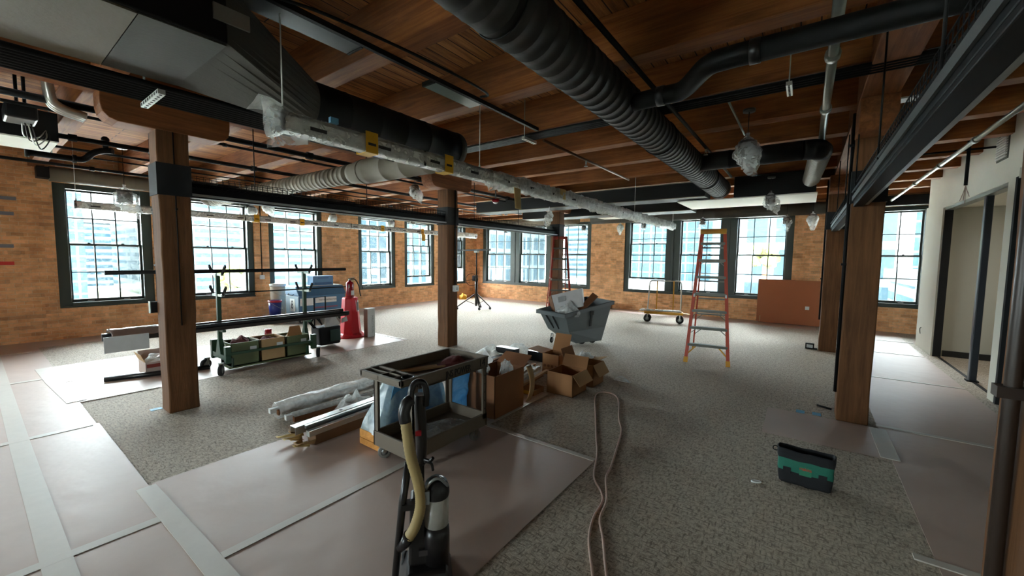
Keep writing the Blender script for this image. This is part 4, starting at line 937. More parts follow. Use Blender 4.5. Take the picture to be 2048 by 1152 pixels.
for x, y, a in ((X0+.07, 2.06, -2.2), (X1-.06, 2.06, -2.0), (X0+.07, Y1-.09, -2.4), (X1-.06, Y1-.09, -1.9)): caster(t, x, y, .135, .055, .03, a, fork=M_cart, wheel=plain('caster_grey', '#77736c', .6))
text_mesh('lettering', 'JNS POWER', .082, M_ink, t, (X1 + .004 - t.location.x, 2.47 - 2.36, .742), (PI/2, 0, PI/2), xs=.72)
text_mesh('lettering', '14', .10, M_ink, t, (X1 + .004 - t.location.x, 2.78 - 2.36, .752), (PI/2, 0, PI/2), xs=.9)
for k, (p0, p1, w, h, m, lab) in enumerate((((-2.78, 2.12, .735), (-2.62, 2.55, .74), .07, .02, M_cardl, 'pale wood strip lying in the top tray of the cart'), ((-2.7, 2.4, .73), (-2.47, 2.8, .75), .06, .03, M_maroon, 'dark red strip lying in the top tray of the cart'), ((-2.6, 2.15, .728), (-2.45, 2.5, .735), .05, .02, M_cardd, 'brown strip lying in the top tray of the cart, nearest the lettering'))):
    tag(MB().beam(p0, p1, w, h).build('scrap_strip', m, bevel=.003), lab, 'scrap')
def cloth(x, y, z, rx, ry, h, mat, name, label, cat, seed=0, n=20, amp=.5, group=None):
    def fn(u, v):
        a = 2*PI*u; r = math.sin(v * PI / 2) ; k = 1 + amp * mnoise.noise(Vector((math.cos(a)*1.7 + seed, math.sin(a)*1.7, v*3)))
        zz = h * math.cos(v * PI / 2) * (1 + amp * mnoise.noise(Vector((math.cos(a)*2*r, math.sin(a)*2*r + seed, 4.)))) + .004
        return (x + rx * r * k * math.cos(a), y + ry * r * k * math.sin(a), z + max(.003, zz))
    return tag(MB().grid(fn, n, max(6, n//2)).build(name, mat), label, cat, group)
cloth(-2.62, 2.66, .715, .12, .13, .07, M_maroon, 'rag', 'dark red crumpled rag in the far end of the cart top tray', 'rag', 3)
cloth(-2.6, 2.45, .155, .16, .3, .05, M_film, 'plastic_sheet', 'crumpled clear plastic on the lower shelf of the cart', 'plastic', 5, 28)
# ---- pallet crate with blue plastic wrapped bundle behind the cart
t = thing('wooden_crate', 'low orange pine crate sticking out left of the utility cart', 'crate', (-3.0, 2.45, 0))
for z in (.012, .075): wp(t, 'side_board', MB().box(-3.22, -2.93, 2.06, 2.085, z, z + .056), M_crate)
wp(t, 'side_board', MB().box(-3.22, -3.20, 2.085, 2.95, .012, .131), M_crate); wp(t, 'side_board', MB().box(-2.95, -2.93, 2.085, 2.95, .012, .131), M_crate)
wp(t, 'top_board', MB().box(-3.22, -2.93, 2.06, 2.95, .131, .15), M_crate)
t = thing('wrapped_bundle', 'tall bundle in blue and clear plastic standing on the pine crate', 'bundle', (-3.06, 2.5, .15))
def fn(u, v):
    per = [(-3.21, 2.07), (-2.95, 2.07), (-2.95, 2.95), (-3.21, 2.95), (-3.21, 2.07)]; s = u * 4; i = min(3, int(s)); f = s - i
    x = per[i][0] + (per[i+1][0] - per[i][0]) * f; y = per[i][1] + (per[i+1][1] - per[i][1]) * f
    cx, cy_ = -3.06, 2.58; k = 1 - v * .5; q = .05 * mnoise.noise(Vector((x * 6, y * 6, v * 3)))
    return (cx + (x - cx) * k + q * .6 - v * .02, cy_ + (y - cy_) * (1 - v * .42) + q * .6 + v * .02, .15 + .52 * v + q * .3)
wp(t, 'plastic_wrap', MB().grid(fn, 32, 12), M_filmt)
wp(t, 'contents', MB().frus((-3.17, -2.98, 2.14, 2.9), (-3.12, -3.0, 2.3, 2.8), .152, .6), M_filmb)
wp(t, 'printed_label', MB().poly([(-2.945, 2.40, .3), (-2.945, 2.46, .3), (-2.96, 2.47, .5), (-2.96, 2.41, .5)], (.003, 0, 0)), M_sticker)
def fn(u, v): 
    x = -3.02 + .12*v; y = 2.9 + .38*u; return (x + .04*mnoise.noise(Vector((y*7, v*5, 1))), y + .03*mnoise.noise(Vector((v*6, u*5, 2))), .02 + .62*v - .05*u)
t2 = tag(MB().grid(fn, 16, 16).build('blue_plastic_sheet', M_filmb, solid=.004), 'blue plastic sheet standing between the cart and the big brown carton', 'plastic')

# ---- cardboard cartons
def carton(x0, x1, y0, y1, h, label, mat=M_card, flaps=(1, 1, 1, 1), rz=0., ang=(.6, .5, .7, .4), holes=0, inner=M_cardd, flaplen=None):
    cx, cy_ = (x0+x1)/2, (y0+y1)/2; t = thing('cardboard_box', label, 'box', (cx, cy_, 0), rz)
    a, c = (x1-x0)/2, (y1-y0)/2; th = .006
    b = MB().box(-a, a, -c, c, .001, .008)
    for q in ((-a, a, -c, -c+th), (-a, a, c-th, c), (-a, -a+th, -c, c), (a-th, a, -c, c)): b.box(q[0], q[1], q[2], q[3], .001, h)
    b.build('carton_walls', mat, t)
    fl = flaplen or min(a, c) * .95
    for k, (on, an) in enumerate(zip(flaps, ang)):
        if not on: continue
        dz, do = math.sin(an) * fl, math.cos(an) * fl
        if k == 0: pts = [(-a, -c, h), (a, -c, h), (a*.97, -c - do, h + dz), (-a*.97, -c - do, h + dz)]
        if k == 1: pts = [(a, -c, h), (a, c, h), (a + do, c*.97, h + dz), (a + do, -c*.97, h + dz)]
        if k == 2: pts = [(a, c, h), (-a, c, h), (-a*.97, c + do, h + dz), (a*.97, c + do, h + dz)]
        if k == 3: pts = [(-a, c, h), (-a, -c, h), (-a - do, -c*.97, h + dz), (-a - do, c*.97, h + dz)]
        p = [Vector(q) for q in pts]; n = (p[1]-p[0]).cross(p[2]-p[1]).normalized() * .005
        MB().poly(p, n).build('flap', M_cardl if k in (0, 1) else mat, t)
    for k in range(holes):
        MB().cyl((-a + 2*a*(k+.7)/(holes+.4), -c - .002, h*.42), (-a + 2*a*(k+.7)/(holes+.4), -c, h*.42), .022, 12).build('punched_hole', M_cardd, t)
    return t
carton(-2.62, -2.25, 4.37, 4.76, .28, 'closed-fronted open carton at the front right of the carton group', flaps=(0, 1, 1, 0), ang=(.3, -.9, 1.1, .9), flaplen=.16)
carton(-2.66, -2.22, 4.90, 5.24, .30, 'open carton at the right end of the carton group', flaps=(0, 1, 0, 1), ang=(.3, -1.0, .9, 1.2), mat=M_card, flaplen=.17)
bx = carton(-3.12, -2.84, 5.06, 5.36, .31, 'open carton with a row of dark round holes, behind the trim heap', holes=4, flaps=(0, 0, 1, 1), ang=(0, 0, 1.2, .1), flaplen=.27)
carton(-2.78, -2.50, 5.30, 5.62, .24, 'open carton full of crumpled clear packing below the grey tub', flaps=(1, 1, 0, 0), ang=(-.4, .2, 0, 0), flaplen=.18)
cloth(-2.64, 5.46, .20, .12, .14, .10, M_filmh, 'packing_film', 'crumpled clear packing bulging out of the carton below the grey tub', 'plastic', 9, 26, .8)
t = carton(-2.98, -2.58, 3.24, 3.78, .47, 'big brown carton standing behind the utility cart with a bulging flap', mat=plain('carton_brown', '#8a5a38', .75, nscale=4), flaps=(0, 0, 1, 0), ang=(0, 0, .5, 0), flaplen=.2)
def fn(u, v): a = (v - .5) * 2.2; return (.2 + .10 * math.cos(a), .27 + .10*u - .02, .06 + .42 * v + .0 * u)
MB().grid(fn, 4, 12).build('curved_flap', M_cardl, t, solid=.005)
for k, (x, y, l) in enumerate(((-2.88, 3.4, 'clear plastic bag sticking out of the big brown carton'), (-2.72, 3.62, 'second clear plastic scrap in the big brown carton'))): cloth(x, y, .40, .07, .08, .14, M_film, 'plastic_scrap', l, 'plastic', 20 + k, 16, .6)
yc_ = carton(-2.86, -2.66, 4.12, 4.36, .07, 'flat little carton with yellow print in front of the carton group', mat=M_card, flaps=(0, 0, 0, 0)); 
wp(yc_, 'yellow_print', MB().box(-2.83, -2.69, 4.112, 4.119, .015, .055), M_yellow)
t = carton(-5.75, -5.42, 13.1, 13.4, .26, 'small open carton against the far brick wall right of the grey tub', flaps=(1, 1, 0, 0), ang=(-.3, .2, 0, 0), flaplen=.2)
tag(MB().grid(lambda u, v: (-2.12 + .22*u, 5.38 + .12*v, .012 + .03*math.sin(u*5)*v + .01*v), 10, 5).build('white_film_scrap', M_filmh, solid=.004), 'white plastic scrap lying on the carpet right of the cartons', 'plastic')
# brown kraft sheet curling up left of the cart
tag(MB().grid(lambda u, v: (-3.72 + .26*u, 3.2 - .12*u + .1*v, .02 + .30*v*(1 - u*.75)), 8, 8).build('kraft_sheet', M_cardl, solid=.004), 'curled kraft paper piece rising behind the top left of the cart', 'paper')

# ---- long trims and rolls on the foreground paper
def bar(p0, p1, w, h, mat, name, label, cat, group=None, **k): return tag(MB().beam(p0, p1, w, h).build(name, mat, **k), label, cat, group)
M_cw = plain('wrapped_trim', '#77573c', .7, nscale=6, namt=.2)
bar((-3.58, 1.80, .05), (-3.62, 3.45, .05), .13, .098, M_cw, 'trim_carton', 'lowest long brown trim carton under the aluminium channels', 'carton', bevel=.004)
bar((-3.71, 1.84, .05), (-3.76, 3.4, .05), .11, .094, M_cardd, 'trim_carton', 'long brown trim carton at the back of the aluminium stack', 'carton', bevel=.004)
bar((-3.53, 1.74, .125), (-3.60, 3.4, .125), .055, .05, M_alu, 'aluminium_channel', 'dark edged aluminium channel on the right side of the stack', 'channel')
def channel(p0, p1, w, h, label):
    p0, p1 = Vector(p0), Vector(p1); d = (p1 - p0).normalized(); s = Vector((0, 0, 1)).cross(d).normalized()
    b = MB().beam(p0 + Vector((0, 0, h)), p1 + Vector((0, 0, h)), w, .004)
    for q in (-1, 1): b.beam(p0 + s*q*w/2 + Vector((0, 0, h/2)), p1 + s*q*w/2 + Vector((0, 0, h/2)), .004, h)
    t = thing('aluminium_channel', label, 'channel', p0); wp(t, 'profile', b, M_alu)
    c = p0.lerp(p1, .28) + Vector((0, 0, h + .003)); wp(t, 'slot', MB().cyl(c, c + Vector((0, 0, .001)), .018, 12), M_blacks); return t
channel((-3.68, 1.68, .10), (-3.76, 3.4, .12), .085, .07, 'bright aluminium channel with a slot on top of the trim stack')
bar((-3.61, 1.76, .16), (-3.68, 3.4, .17), .03, .03, M_alu, 'aluminium_strip', 'narrow aluminium strip beside the bright channel', 'channel')
for k in range(7):
    a = rnd.random(); x = -3.78 + .3*rnd.random(); y = 1.74 + .08*rnd.random(); z = .02 + .1*rnd.random()
    def fn(u, v, x=x, y=y, z=z, a=a): return (x + .05*(u-.5) - .1*v*(a-.4), y - .13*v*(.6+a), z + .03*math.sin(u*4 + a*6)*(1-v) + .02*v - .01)
    tag(MB().grid(fn, 6, 6).build('torn_paper', M_manila if k % 2 else M_cardl, solid=.003), 'torn kraft paper end at the front of the aluminium stack', 'paper', 'torn paper ends of the trim stack')
def roll(p0, p1, r, label, seed):
    p0, p1 = Vector(p0), Vector(p1); L = (p1 - p0).length; d = (p1-p0)/L; s = Vector((0, 0, 1)).cross(d).normalized(); up = Vector((0, 0, 1))
    t = thing('wrapped_roll', label, 'roll', (p0.x, p0.y, 0))
    def fn(u, v):
        a = 2*PI*u; k = 1 + .35 * mnoise.noise(Vector((math.cos(a)*1.5 + seed, math.sin(a)*1.5, v*L*3.5))) + .12*mnoise.noise(Vector((math.cos(a)*4, seed, v*L*14)))
        p = p0.lerp(p1, v); q = p + s*math.cos(a)*r*1.25*k + up*math.sin(a)*r*k; q.z = max(.005, q.z); return q
    wp(t, 'plastic_wrap', MB().grid(fn, 20, int(L*24)), M_filmh)
    for k, (o, m) in enumerate(((-.05, M_cardd), (.045, M_cw), (0., M_whitep))): wp(t, 'trim_piece', MB().beam(p0 - d*.03*k + s*o + up*(.01*k - .01), p1 + s*o + up*(.01*k - .01), .055, .05), m)
    return t
roll((-4.44, 1.86, .085), (-4.36, 3.15, .12), .085, 'milky plastic wrapped trim roll, farthest left on the foreground paper', 2.)
roll((-4.22, 1.92, .05), (-4.1, 3.2, .06), .045, 'smaller wrapped trim bundle between the milky roll and the aluminium stack', 7.)
cloth(-4.02, 2.5, .0, .13, .18, .17, M_filmh, 'plastic_bag', 'crumpled white plastic bag between the roll and the aluminium stack', 'plastic', 12, 26, .7)
cloth(-3.92, 2.95, .02, .16, .26, .15, M_filmh, 'plastic_bag', 'crumpled white plastic against the cart end behind the aluminium stack', 'plastic', 31, 26, .7)
mts = [M_cw, M_cardl, M_cardd, M_card, M_whitep, plain('taupe_trim', '#8d7a6c', .6)]
for k in range(15):
    x = -3.64 + .062*(k % 14) + .02*rnd.random(); z = .03 + .058*(k % 3) + .1*(1 if 4 < k < 10 else 0)*.6
    bar((x, 3.95 + .2*rnd.random() - .02*k, z), (x - .12 - .12*rnd.random(), 5.1 + .3*rnd.random() - .03*k, z + .01), .05, .045 - .015*(k % 2), mts[k % 6], 'trim_piece', 'long trim piece in the heap between the big brown carton and the cartons', 'trim', 'loose trim pieces in the heap', bevel=.003)
def tube_thing(pts, r, mat, name, label, cat): return tag(MB().tube(bez(pts, 8), r, 10).build(name, mat), label, cat)
tube_thing([(-2.95, 3.95, .16), (-2.98, 4.25, .2), (-2.99, 4.45, .245), (-2.97, 4.5, .25), (-2.92, 4.56, .21)], .022, M_filmh, 'white_hose', 'pale wrapped hose end lying across the trim heap', 'hose')
# rubbish left of the trim heap
cloth(-4.35, 5.35, 0, .28, .28, .14, M_filmh, 'plastic_bag', 'white crumpled plastic at the back left of the trim heap', 'plastic', 41, 26, .7)
cloth(-4.0, 5.7, 0, .26, .2, .2, M_filmh, 'plastic_bag', 'white crumpled plastic on the black packages behind the trim heap', 'plastic', 44, 26, .7)
for x0, x1, y0, y1, z0, z1, m, l in ((-4.25, -3.85, 5.35, 5.5, .1, .2, M_blacks, 'black package half covered by white plastic'), (-3.75, -3.42, 5.6, 5.72, .0, .16, M_blacks, 'black package at the right, beside the carton flap'), (-4.1, -3.7, 4.95, 5.3, .0, .10, plain('slate_package', '#4d5058', .5), 'slate grey flat package in front of the white plastic')):
    tag(MB().box(x0, x1, y0, y1, z0, z1).build('package', m, bevel=.004), l, 'package')
tag(MB().poly([(-3.9, 4.35, .02), (-3.5, 4.1, .02), (-3.45, 4.3, .30), (-3.85, 4.6, .34)], (.0, -.006, 0)).build('dark_board', plain('dark_board', '#5a5148', .6)), 'dark grey board leaning behind the far end of the cart', 'board')

# ---- vacuum cleaner
VB = Vector((-1.57, 1.38, 0)); vr = Vector((.66, .751, 0)); vd = Vector((-.751, .66, 0))
def V(u, z, d=0.): return VB + vr*u + vd*d + Vector((0, 0, z))
t = thing('vacuum_cleaner', 'black upright vacuum cleaner with a tan ribbed hose in the foreground', 'vacuum', VB)
rotv = Matrix(((vr.x, vd.x, 0, VB.x), (vr.y, vd.y, 0, VB.y), (0, 0, 1, 0), (0, 0, 0, 1)))
wp(t, 'floor_head', MB().frus((-.14, .15, -.16, .13), (-.09, .11, -.10, .10), .005, .10, rotv), M_vacb, bevel=.012)
wp(t, 'motor_body', MB().frus((-.085, .105, -.05, .11), (-.075, .02, .0, .11), .10, .44, rotv), M_vacb, bevel=.015)
wp(t, 'spine', MB().frus((-.06, .0, .07, .12), (-.05, .0, .07, .11), .40, .66, rotv), M_vacb, bevel=.01)
cn = wp(t, 'dust_canister', MB().lathe([(.001, .17), (.062, .17), (.064, .30), (.066, .47), (.001, .47)], V(.062, 0, -.005), 24), M_dust)
fc = MB().lathe([(.001, .16), (.055, .165), (.058, .30), (.03, .36), (.001, .37)], V(.062, 0, -.005), 20); fc.shift(t.location); fc.build('dust_filter', M_vacb, cn)
wp(t, 'canister_base', MB().lathe([(.001, .06), (.07, .06), (.07, .24), (.066, .30), (.001, .30)], V(.062, 0, -.005), 24), M_vacb)
wp(t, 'canister_lid', MB().lathe([(.066, .455), (.07, .47), (.068, .50), (.055, .535), (.03, .555), (.001, .56)], V(.062, 0, -.005), 24), M_vacb)
wp(t, 'lid_handle', MB().tube(bez([V(.0, .50, -.05), V(.03, .56, -.06), V(.075, .575, -.06), V(.12, .52, -.04)], 8), .008, 8), M_vacs)
wp(t, 'lid_latch', MB().box(.0, .025, -.075, -.06, .45, .52, rotv), M_vacs)
hp = bez([V(-.092, .89, -.05), V(-.068, .715, -.06), V(-.028, .55, -.06), V(-.020, .44, -.06), V(-.048, .33, -.055), V(-.082, .27, -.05)], 16)
rs = [.0265 + (.0022 if i % 2 else 0) for i in range(len(hp))]
wp(t, 'ribbed_hose', MB().tube(hp, rs, 16), M_hose)
wp(t, 'hose_cuff', MB().tube(bez([V(-.10, .90, -.05), V(-.10, .95, -.045), V(-.085, .985, -.04), V(-.065, 1.0, -.02)], 6), [.031]*13 + [.028]*5 + [.024], 16) if False else MB().tube(bez([V(-.094, .885, -.05), V(-.10, .93, -.045), V(-.088, .975, -.035), V(-.066, .99, -.02)], 6), .030, 16), M_vacb)
wp(t, 'hose_cuff', MB().tube([V(-.078, .285, -.05), V(-.10, .235, -.04), V(-.128, .20, -.03)], [.030, .028, .022], 14), M_vacb)
wp(t, 'hose_bend', MB().tube(bez([V(-.07, .98, -.02), V(-.062, 1.045, -.01), V(-.035, 1.075, 0), V(.0, 1.06, .01), V(.012, 1.0, .015), V(.008, .94, .02)], 8), .017, 12), M_vacb)
wp(t, 'handle_grip', MB().tube(bez([V(-.02, 1.0, .03), V(-.022, .93, .03), V(-.018, .83, .035), V(-.015, .70, .05), V(-.02, .60, .08)], 8), .030, 14), M_vacb)
wp(t, 'red_button', MB().box(-.045, -.015, -.012, .0, .79, .815, rotv), M_red)
wp(t, 'cord_hook', MB().tube(bez([V(0, .64, .03), V(.03, .64, .01), V(.045, .66, 0)], 6), .009, 8).tube(bez([V(.0, .63, .03), V(.035, .62, .02), V(.045, .58, .02)], 6), .008, 8), M_vacb)
wp(t, 'wand', MB().tube([V(-.082, .63, .03), V(-.112, .44, .0), V(-.152, .05, -.03)], [.02, .0205, .018], 14), M_vacb)
wp(t, 'wand_clip', MB().box(-.115, -.05, -.03, .03, .40, .43, rotv), M_vacb)
wp(t, 'front_badge', MB().box(-.03, .02, -.056, -.048, .16, .19, rotv), plain('badge_grey', '#3d3838', .4))
for u in (-.11, .12): wp(t, 'wheel', MB().cyl(V(u - .015, .04, .10), V(u + .015, .04, .10), .04, 16), M_rubber)

# ---- extension cord and small carpet items
cp = [(-.70, 1.65), (-.846, 1.931), (-.984, 2.178), (-1.051, 2.396), (-1.073, 2.586), (-1.132, 2.694), (-1.261, 2.852), (-1.395, 3.207), (-1.572, 3.577), (-1.791, 4.045), (-2.035, 4.565), (-2.055, 4.763), (-1.927, 4.815), (-1.773, 4.659), (-1.531, 4.072), (-1.407, 3.821), (-1.32, 3.505), (-1.213, 3.08), (-1.17, 2.876), (-1.05, 2.603), (-1.008, 2.396), (-.915, 2.23), (-.785, 1.978), (-.62, 1.7)]
tag(MB().tube(bez([(x, y, .009 + (.012 if 18 <= i <= 19 else 0)) for i, (x, y) in enumerate(cp)], 8), .0085, 8).build('extension_cord', plain('pinkish_cord', '#b79b8e', .55)), 'long pinkish extension cord looped on the carpet', 'cord')
tag(MB().tube([(-.222 + .028*math.cos(a), 3.558 + .014*math.sin(a) + .012*math.cos(a), .008) for a in [2*PI*i/18 for i in range(18)]], .0075, 8, closed=True).build('white_ring', M_sticker), 'small white plastic ring on the carpet left of the tool bag', 'ring')
t = thing('floor_bracket', 'small black bracket with a white face at the foot of the column', 'bracket', (.18, 9.86, 0)); wp(t, 'frame', MB().box(.08, .27, 9.82, 9.9, .0, .02).box(.08, .10, 9.82, 9.9, .02, .1).box(.20, .22, 9.82, 9.9, .02, .1).box(.08, .22, 9.82, 9.9, .09, .11), M_black); wp(t, 'face', MB().box(.102, .198, 9.85, 9.86, .02, .09), M_sticker)

# ---- teal tool bag
t = thing('tool_bag', 'teal and black open-top tool bag on the carpet', 'bag', (.08, 3.78, 0))
def ring(z, hx, hy, sag=0.): 
    out = []
    for i in range(40):
        a = 2*PI*i/40; ca, sa = math.cos(a), math.sin(a); k = 1/max(abs(ca), abs(sa))**.82
        out.append((.08 + hx*ca*k, 3.78 + hy*sa*k, z + sag*(ca**2)*.5 + .01*mnoise.noise(Vector((ca*2, sa*2, z*9)))))
    return out
def shell(rings):
    mb = MB()
    for a, c in zip(rings, rings[1:]): mb.add(a + c, [(i, (i+1) % 40, 40 + (i+1) % 40, 40 + i) for i in range(40)], True)
    return mb
lo = [ring(.002, .155, .075), ring(.015, .168, .085), ring(.07, .175, .09), ring(.105, .178, .093)]
wp(t, 'lower_body', shell(lo), M_bfab); wp(t, 'bottom', MB().add(lo[0], [tuple(range(40))]), M_bfab)
wp(t, 'upper_body', shell([ring(.105, .178, .093), ring(.15, .176, .095), ring(.20, .178, .09)]), M_teal)
wp(t, 'rim', shell([ring(.20, .182, .094), ring(.225, .185, .085, .01), ring(.25, .185, .07, .012), ring(.255, .178, .062, .012), ring(.22, .17, .06), ring(.12, .16, .07)]), M_bfab)
for x in (-.03, .19): wp(t, 'black_tab', MB().box(x - .028, x + .022, 3.684, 3.688, .09, .135), M_bfab)
wp(t, 'logo_patch', MB().box(.045, .12, 3.6825, 3.686, .098, .165), plain('patch_green', '#2a7a5c', .7))
text_mesh('logo_lettering', 'makita', .032, M_logo, t, (.082 - .08, 3.6815 - 3.78, .150), (PI/2, 0, 0), xs=.9)
wp(t, 'shoulder_ring', MB().tube([(-.115 + .018*math.cos(a), 3.76, .235 + .018*math.sin(a)) for a in [2*PI*i/12 for i in range(12)]], .004, 6, closed=True), M_black)

# ---- step ladders
def ladder(name, label, loc, rz, rail, stepm, foot, H=2.26, lean=.36, spread=1.25, wb=.64, wt=.34):
    t = thing(name, label, 'ladder', loc, rz)
    def fr(z, s, rear=False):
        k = z / H; w = (wb + (wt - wb) * k) / 2
        y = lean * k if not rear else spread + (lean + .10 - spread) * k
        return Vector((s * w * (.93 if rear else 1), y, z))
    for s in (-1, 1):
        b = MB(); p0, p1 = fr(.03, s), fr(H - .05, s); b.beam(p0, p1, .05, .08, up=(0, 1, 0)); o = b.build('front_rail', rail, t)
        MB().beam(fr(.0, s), fr(.09, s), .065, .1, up=(0, 1, 0)).build('foot', foot, o)
        b = MB(); b.beam(fr(.03, s, True), fr(H - .07, s, True), .025, .05, up=(0, 1, 0)); o = b.build('rear_rail', rail, t)
        MB().beam(fr(.0, s, True), fr(.08, s, True), .04, .06, up=(0, 1, 0)).build('foot', foot, o)
        MB().beam(fr(.33, s) , fr(.12, s) + Vector((-s*.0, 0, 0)), .03, .05, up=(0, 1, 0)).build('rail_boot', foot, t)
        MB().beam(fr(.32, s) + Vector((-s*.16, .0, 0)), fr(.14, s) + Vector((-s*.01, 0, 0)), .02, .03, up=(0, 1, 0)).build('knee_brace', foot, t)
        MB().beam(fr(H*.52, s) + Vector((s*.0, .03, 0)), fr(H*.5, s, True), .012, .025).build('spreader', stepm, t)
        MB().box(s*.24 - .012, s*.24 + .012, lean*.49 - .05, lean*.49 - .04, H*.49, H*.49 + .05).build('rail_hook', M_sticker, t)
    for k in range(7):
        z = .31 + .285 * k; a, c = fr(z, -1), fr(z, 1)
        MB().box(a.x, c.x, a.y - .045, a.y + .045, z - .012, z + .012).box(a.x, c.x, a.y - .045, a.y - .035, z - .03, z).build('step', stepm, t)
        if k in (1, 2, 5, 6):
            for s in (-1, 1): MB().beam(fr(z - .015, s) + Vector((-s*.11, 0, 0)), fr(z - .11, s) + Vector((-s*.01, 0, 0)), .01, .02, up=(0, 1, 0)).build('step_brace', stepm, t)
    for z in (.42, .72, 1.02, 1.35, 1.7, 1.95):
        a, c = fr(z, -1, True), fr(z, 1, True); MB().beam(a, c, .02, .028).build('rear_bar', stepm, t)
        if z < .8:
            for s in (-1, 1): MB().beam(fr(z, s, True) + Vector((-s*.12, 0, 0)), fr(z - .12, s, True), .012, .02, up=(0, 1, 0)).build('rear_brace', stepm, t)
    MB().box(-wt/2 - .03, wt/2 + .03, lean - .08, lean + .13, H - .05, H).box(-wt/2 - .03, wt/2 + .03, lean - .08, lean - .06, H - .085, H).build('top_cap', foot if rail is M_orange else rail, t, bevel=.008)
    return t
M_step = plain('ladder_aluminium', '#77776f', .45, metal=.6)
ladder('step_ladder', 'orange step ladder with yellow feet standing in the middle of the carpet', (-1.25, 7.22, 0), .13, M_orange, M_step, M_ypaint)
ladder('step_ladder', 'red step ladder behind the grey tub by the far windows', (-5.28, 9.42, 0), .62, M_ored, M_step, M_ored, H=2.34)

# ---- grey tilt truck with rubbish
t = thing('tilt_truck', 'big grey plastic tub cart full of rubbish in the middle of the floor', 'tub cart', (-3.75, 7.5, 0))
def P4(*p): return [Vector(q) for q in p]
# rim corners: near left, near right, far right, far left
rim = P4((-4.34, 6.86, .70), (-3.70, 6.82, .66), (-3.22, 7.95, .86), (-3.86, 8.05, .90))
mid = P4((-4.20, 7.02, .30), (-3.70, 6.98, .28), (-3.32, 7.85, .32), (-3.82, 7.93, .34))
bot = P4((-3.98, 7.22, .09), (-3.62, 7.14, .05), (-3.34, 7.72, .05), (-3.70, 7.8, .09))
def tub(top, bt):
    return MB().add(top + bt, [(0, 1, 5, 4), (1, 2, 6, 5), (2, 3, 7, 6), (3, 0, 4, 7)])
b = tub(rim, mid); b.add(mid + bot, [(0, 1, 5, 4), (1, 2, 6, 5), (2, 3, 7, 6), (3, 0, 4, 7), (4, 5, 6, 7)]); wp(t, 'tub_body', b, M_tilt, solid=.012)
c = sum(rim, Vector()) / 4; outr = [c + (p - c) * 1.06 + Vector((0, 0, -.005)) for p in rim]; lowr = [p + Vector((0, 0, -.07)) for p in outr]
b = MB().add(rim + outr + lowr, [(0, 1, 5, 4), (1, 2, 6, 5), (2, 3, 7, 6), (3, 0, 4, 7), (4, 5, 9, 8), (5, 6, 10, 9), (6, 7, 11, 10), (7, 4, 8, 11)]); wp(t, 'rim', b, M_tilt, solid=.01)
# ribs on the narrow face, slot on the long face
for f in (.3, .55):
    a = rim[0].lerp(rim[1], f) + Vector((0, -.012, -.09)); d = mid[0].lerp(mid[1], f) + Vector((0, -.012, .03)); wp(t, 'groove', MB().beam(a, d, .03, .012, up=(0, 1, 0)), M_band)
a = rim[1].lerp(mid[1], .18).lerp(rim[2].lerp(mid[2], .18), .55) + Vector((.018, -.008, 0)); d = rim[1].lerp(mid[1], .86).lerp(rim[2].lerp(mid[2], .86), .55) + Vector((.018, -.008, 0)); wp(t, 'handle_slot', MB().beam(a, d, .05, .014, up=(.9, -.3, 0)), M_blacks)
e_ = a.lerp(d, .28); wp(t, 'handle_slot', MB().beam(a, e_, .09, .014, up=(.9, -.3, 0)), M_blacks)
for f0, f1, z in ((.05, .95, .42),): wp(t, 'panel_ridge', MB().beam(rim[1].lerp(mid[1], .6) + Vector((.008, 0, 0)), rim[2].lerp(mid[2], .5) + Vector((.008, 0, 0)), .01, .012, up=(.9, -.3, 0)), M_tilt)
for p, q in ((.3, .1), (.72, .1)):
    x = bot[1].lerp(bot[2], p); wp(t, 'wheel', MB().cyl(x + Vector((-.03, .0, .04)), x + Vector((-.08, .02, .04)), .085, 18), M_rubber)
for p in (mid[0], ): caster(t, p.x + .06, p.y + .06, .2, .06, .03, -1.5)
caster(t, mid[1].x - .08, mid[1].y + .1, .2, .06, .03, -1.5)
# rubbish inside
def leanbox(name, m, pts, d, label, cat): return tag(MB().poly(pts, d).build(name, m), label, cat)
bxw = thing('white_carton', 'white printed carton tilted in the grey tub', 'carton', (-3.95, 7.2, .6))
wp(bxw, 'carton', MB().poly([(-4.02, 7.02, .62), (-3.56, 7.3, .78), (-3.62, 7.34, 1.14), (-4.14, 7.02, .98)], (-.02, .10, -.02)), M_whitep)
wp(bxw, 'side_panel', MB().poly([(-4.03, 7.015, .62), (-4.15, 7.015, .98), (-4.27, 7.10, .93), (-4.15, 7.1, .60)], (-.002, .012, 0)), M_cardd)
wp(bxw, 'printed_label', MB().poly([(-3.99, 7.055, .84), (-3.87, 7.125, .885), (-3.88, 7.125, .98), (-4.01, 7.055, .945)], (.003, -.005, 0)), plain('print_grey', '#9aa0a2', .7))
leanbox('dark_board', M_cardd, [(-3.72, 7.2, .62), (-3.62, 7.22, .62), (-3.36, 7.52, .98), (-3.46, 7.5, 1.05)], (.01, .03, -.01), 'dark brown board leaning out of the grey tub', 'board')
cloth(-3.82, 7.12, .58, .24, .14, .26, M_filmh, 'plastic_bag', 'crumpled translucent plastic in the grey tub', 'plastic', 50, 24, .6)
leanbox('cardboard_piece', M_cardd, [(-3.95, 7.15, .54), (-3.68, 7.22, .54), (-3.50, 7.72, .62), (-3.82, 7.75, .64)], (0, 0, -.02), 'brown cardboard piece lying in the grey tub', 'cardboard')

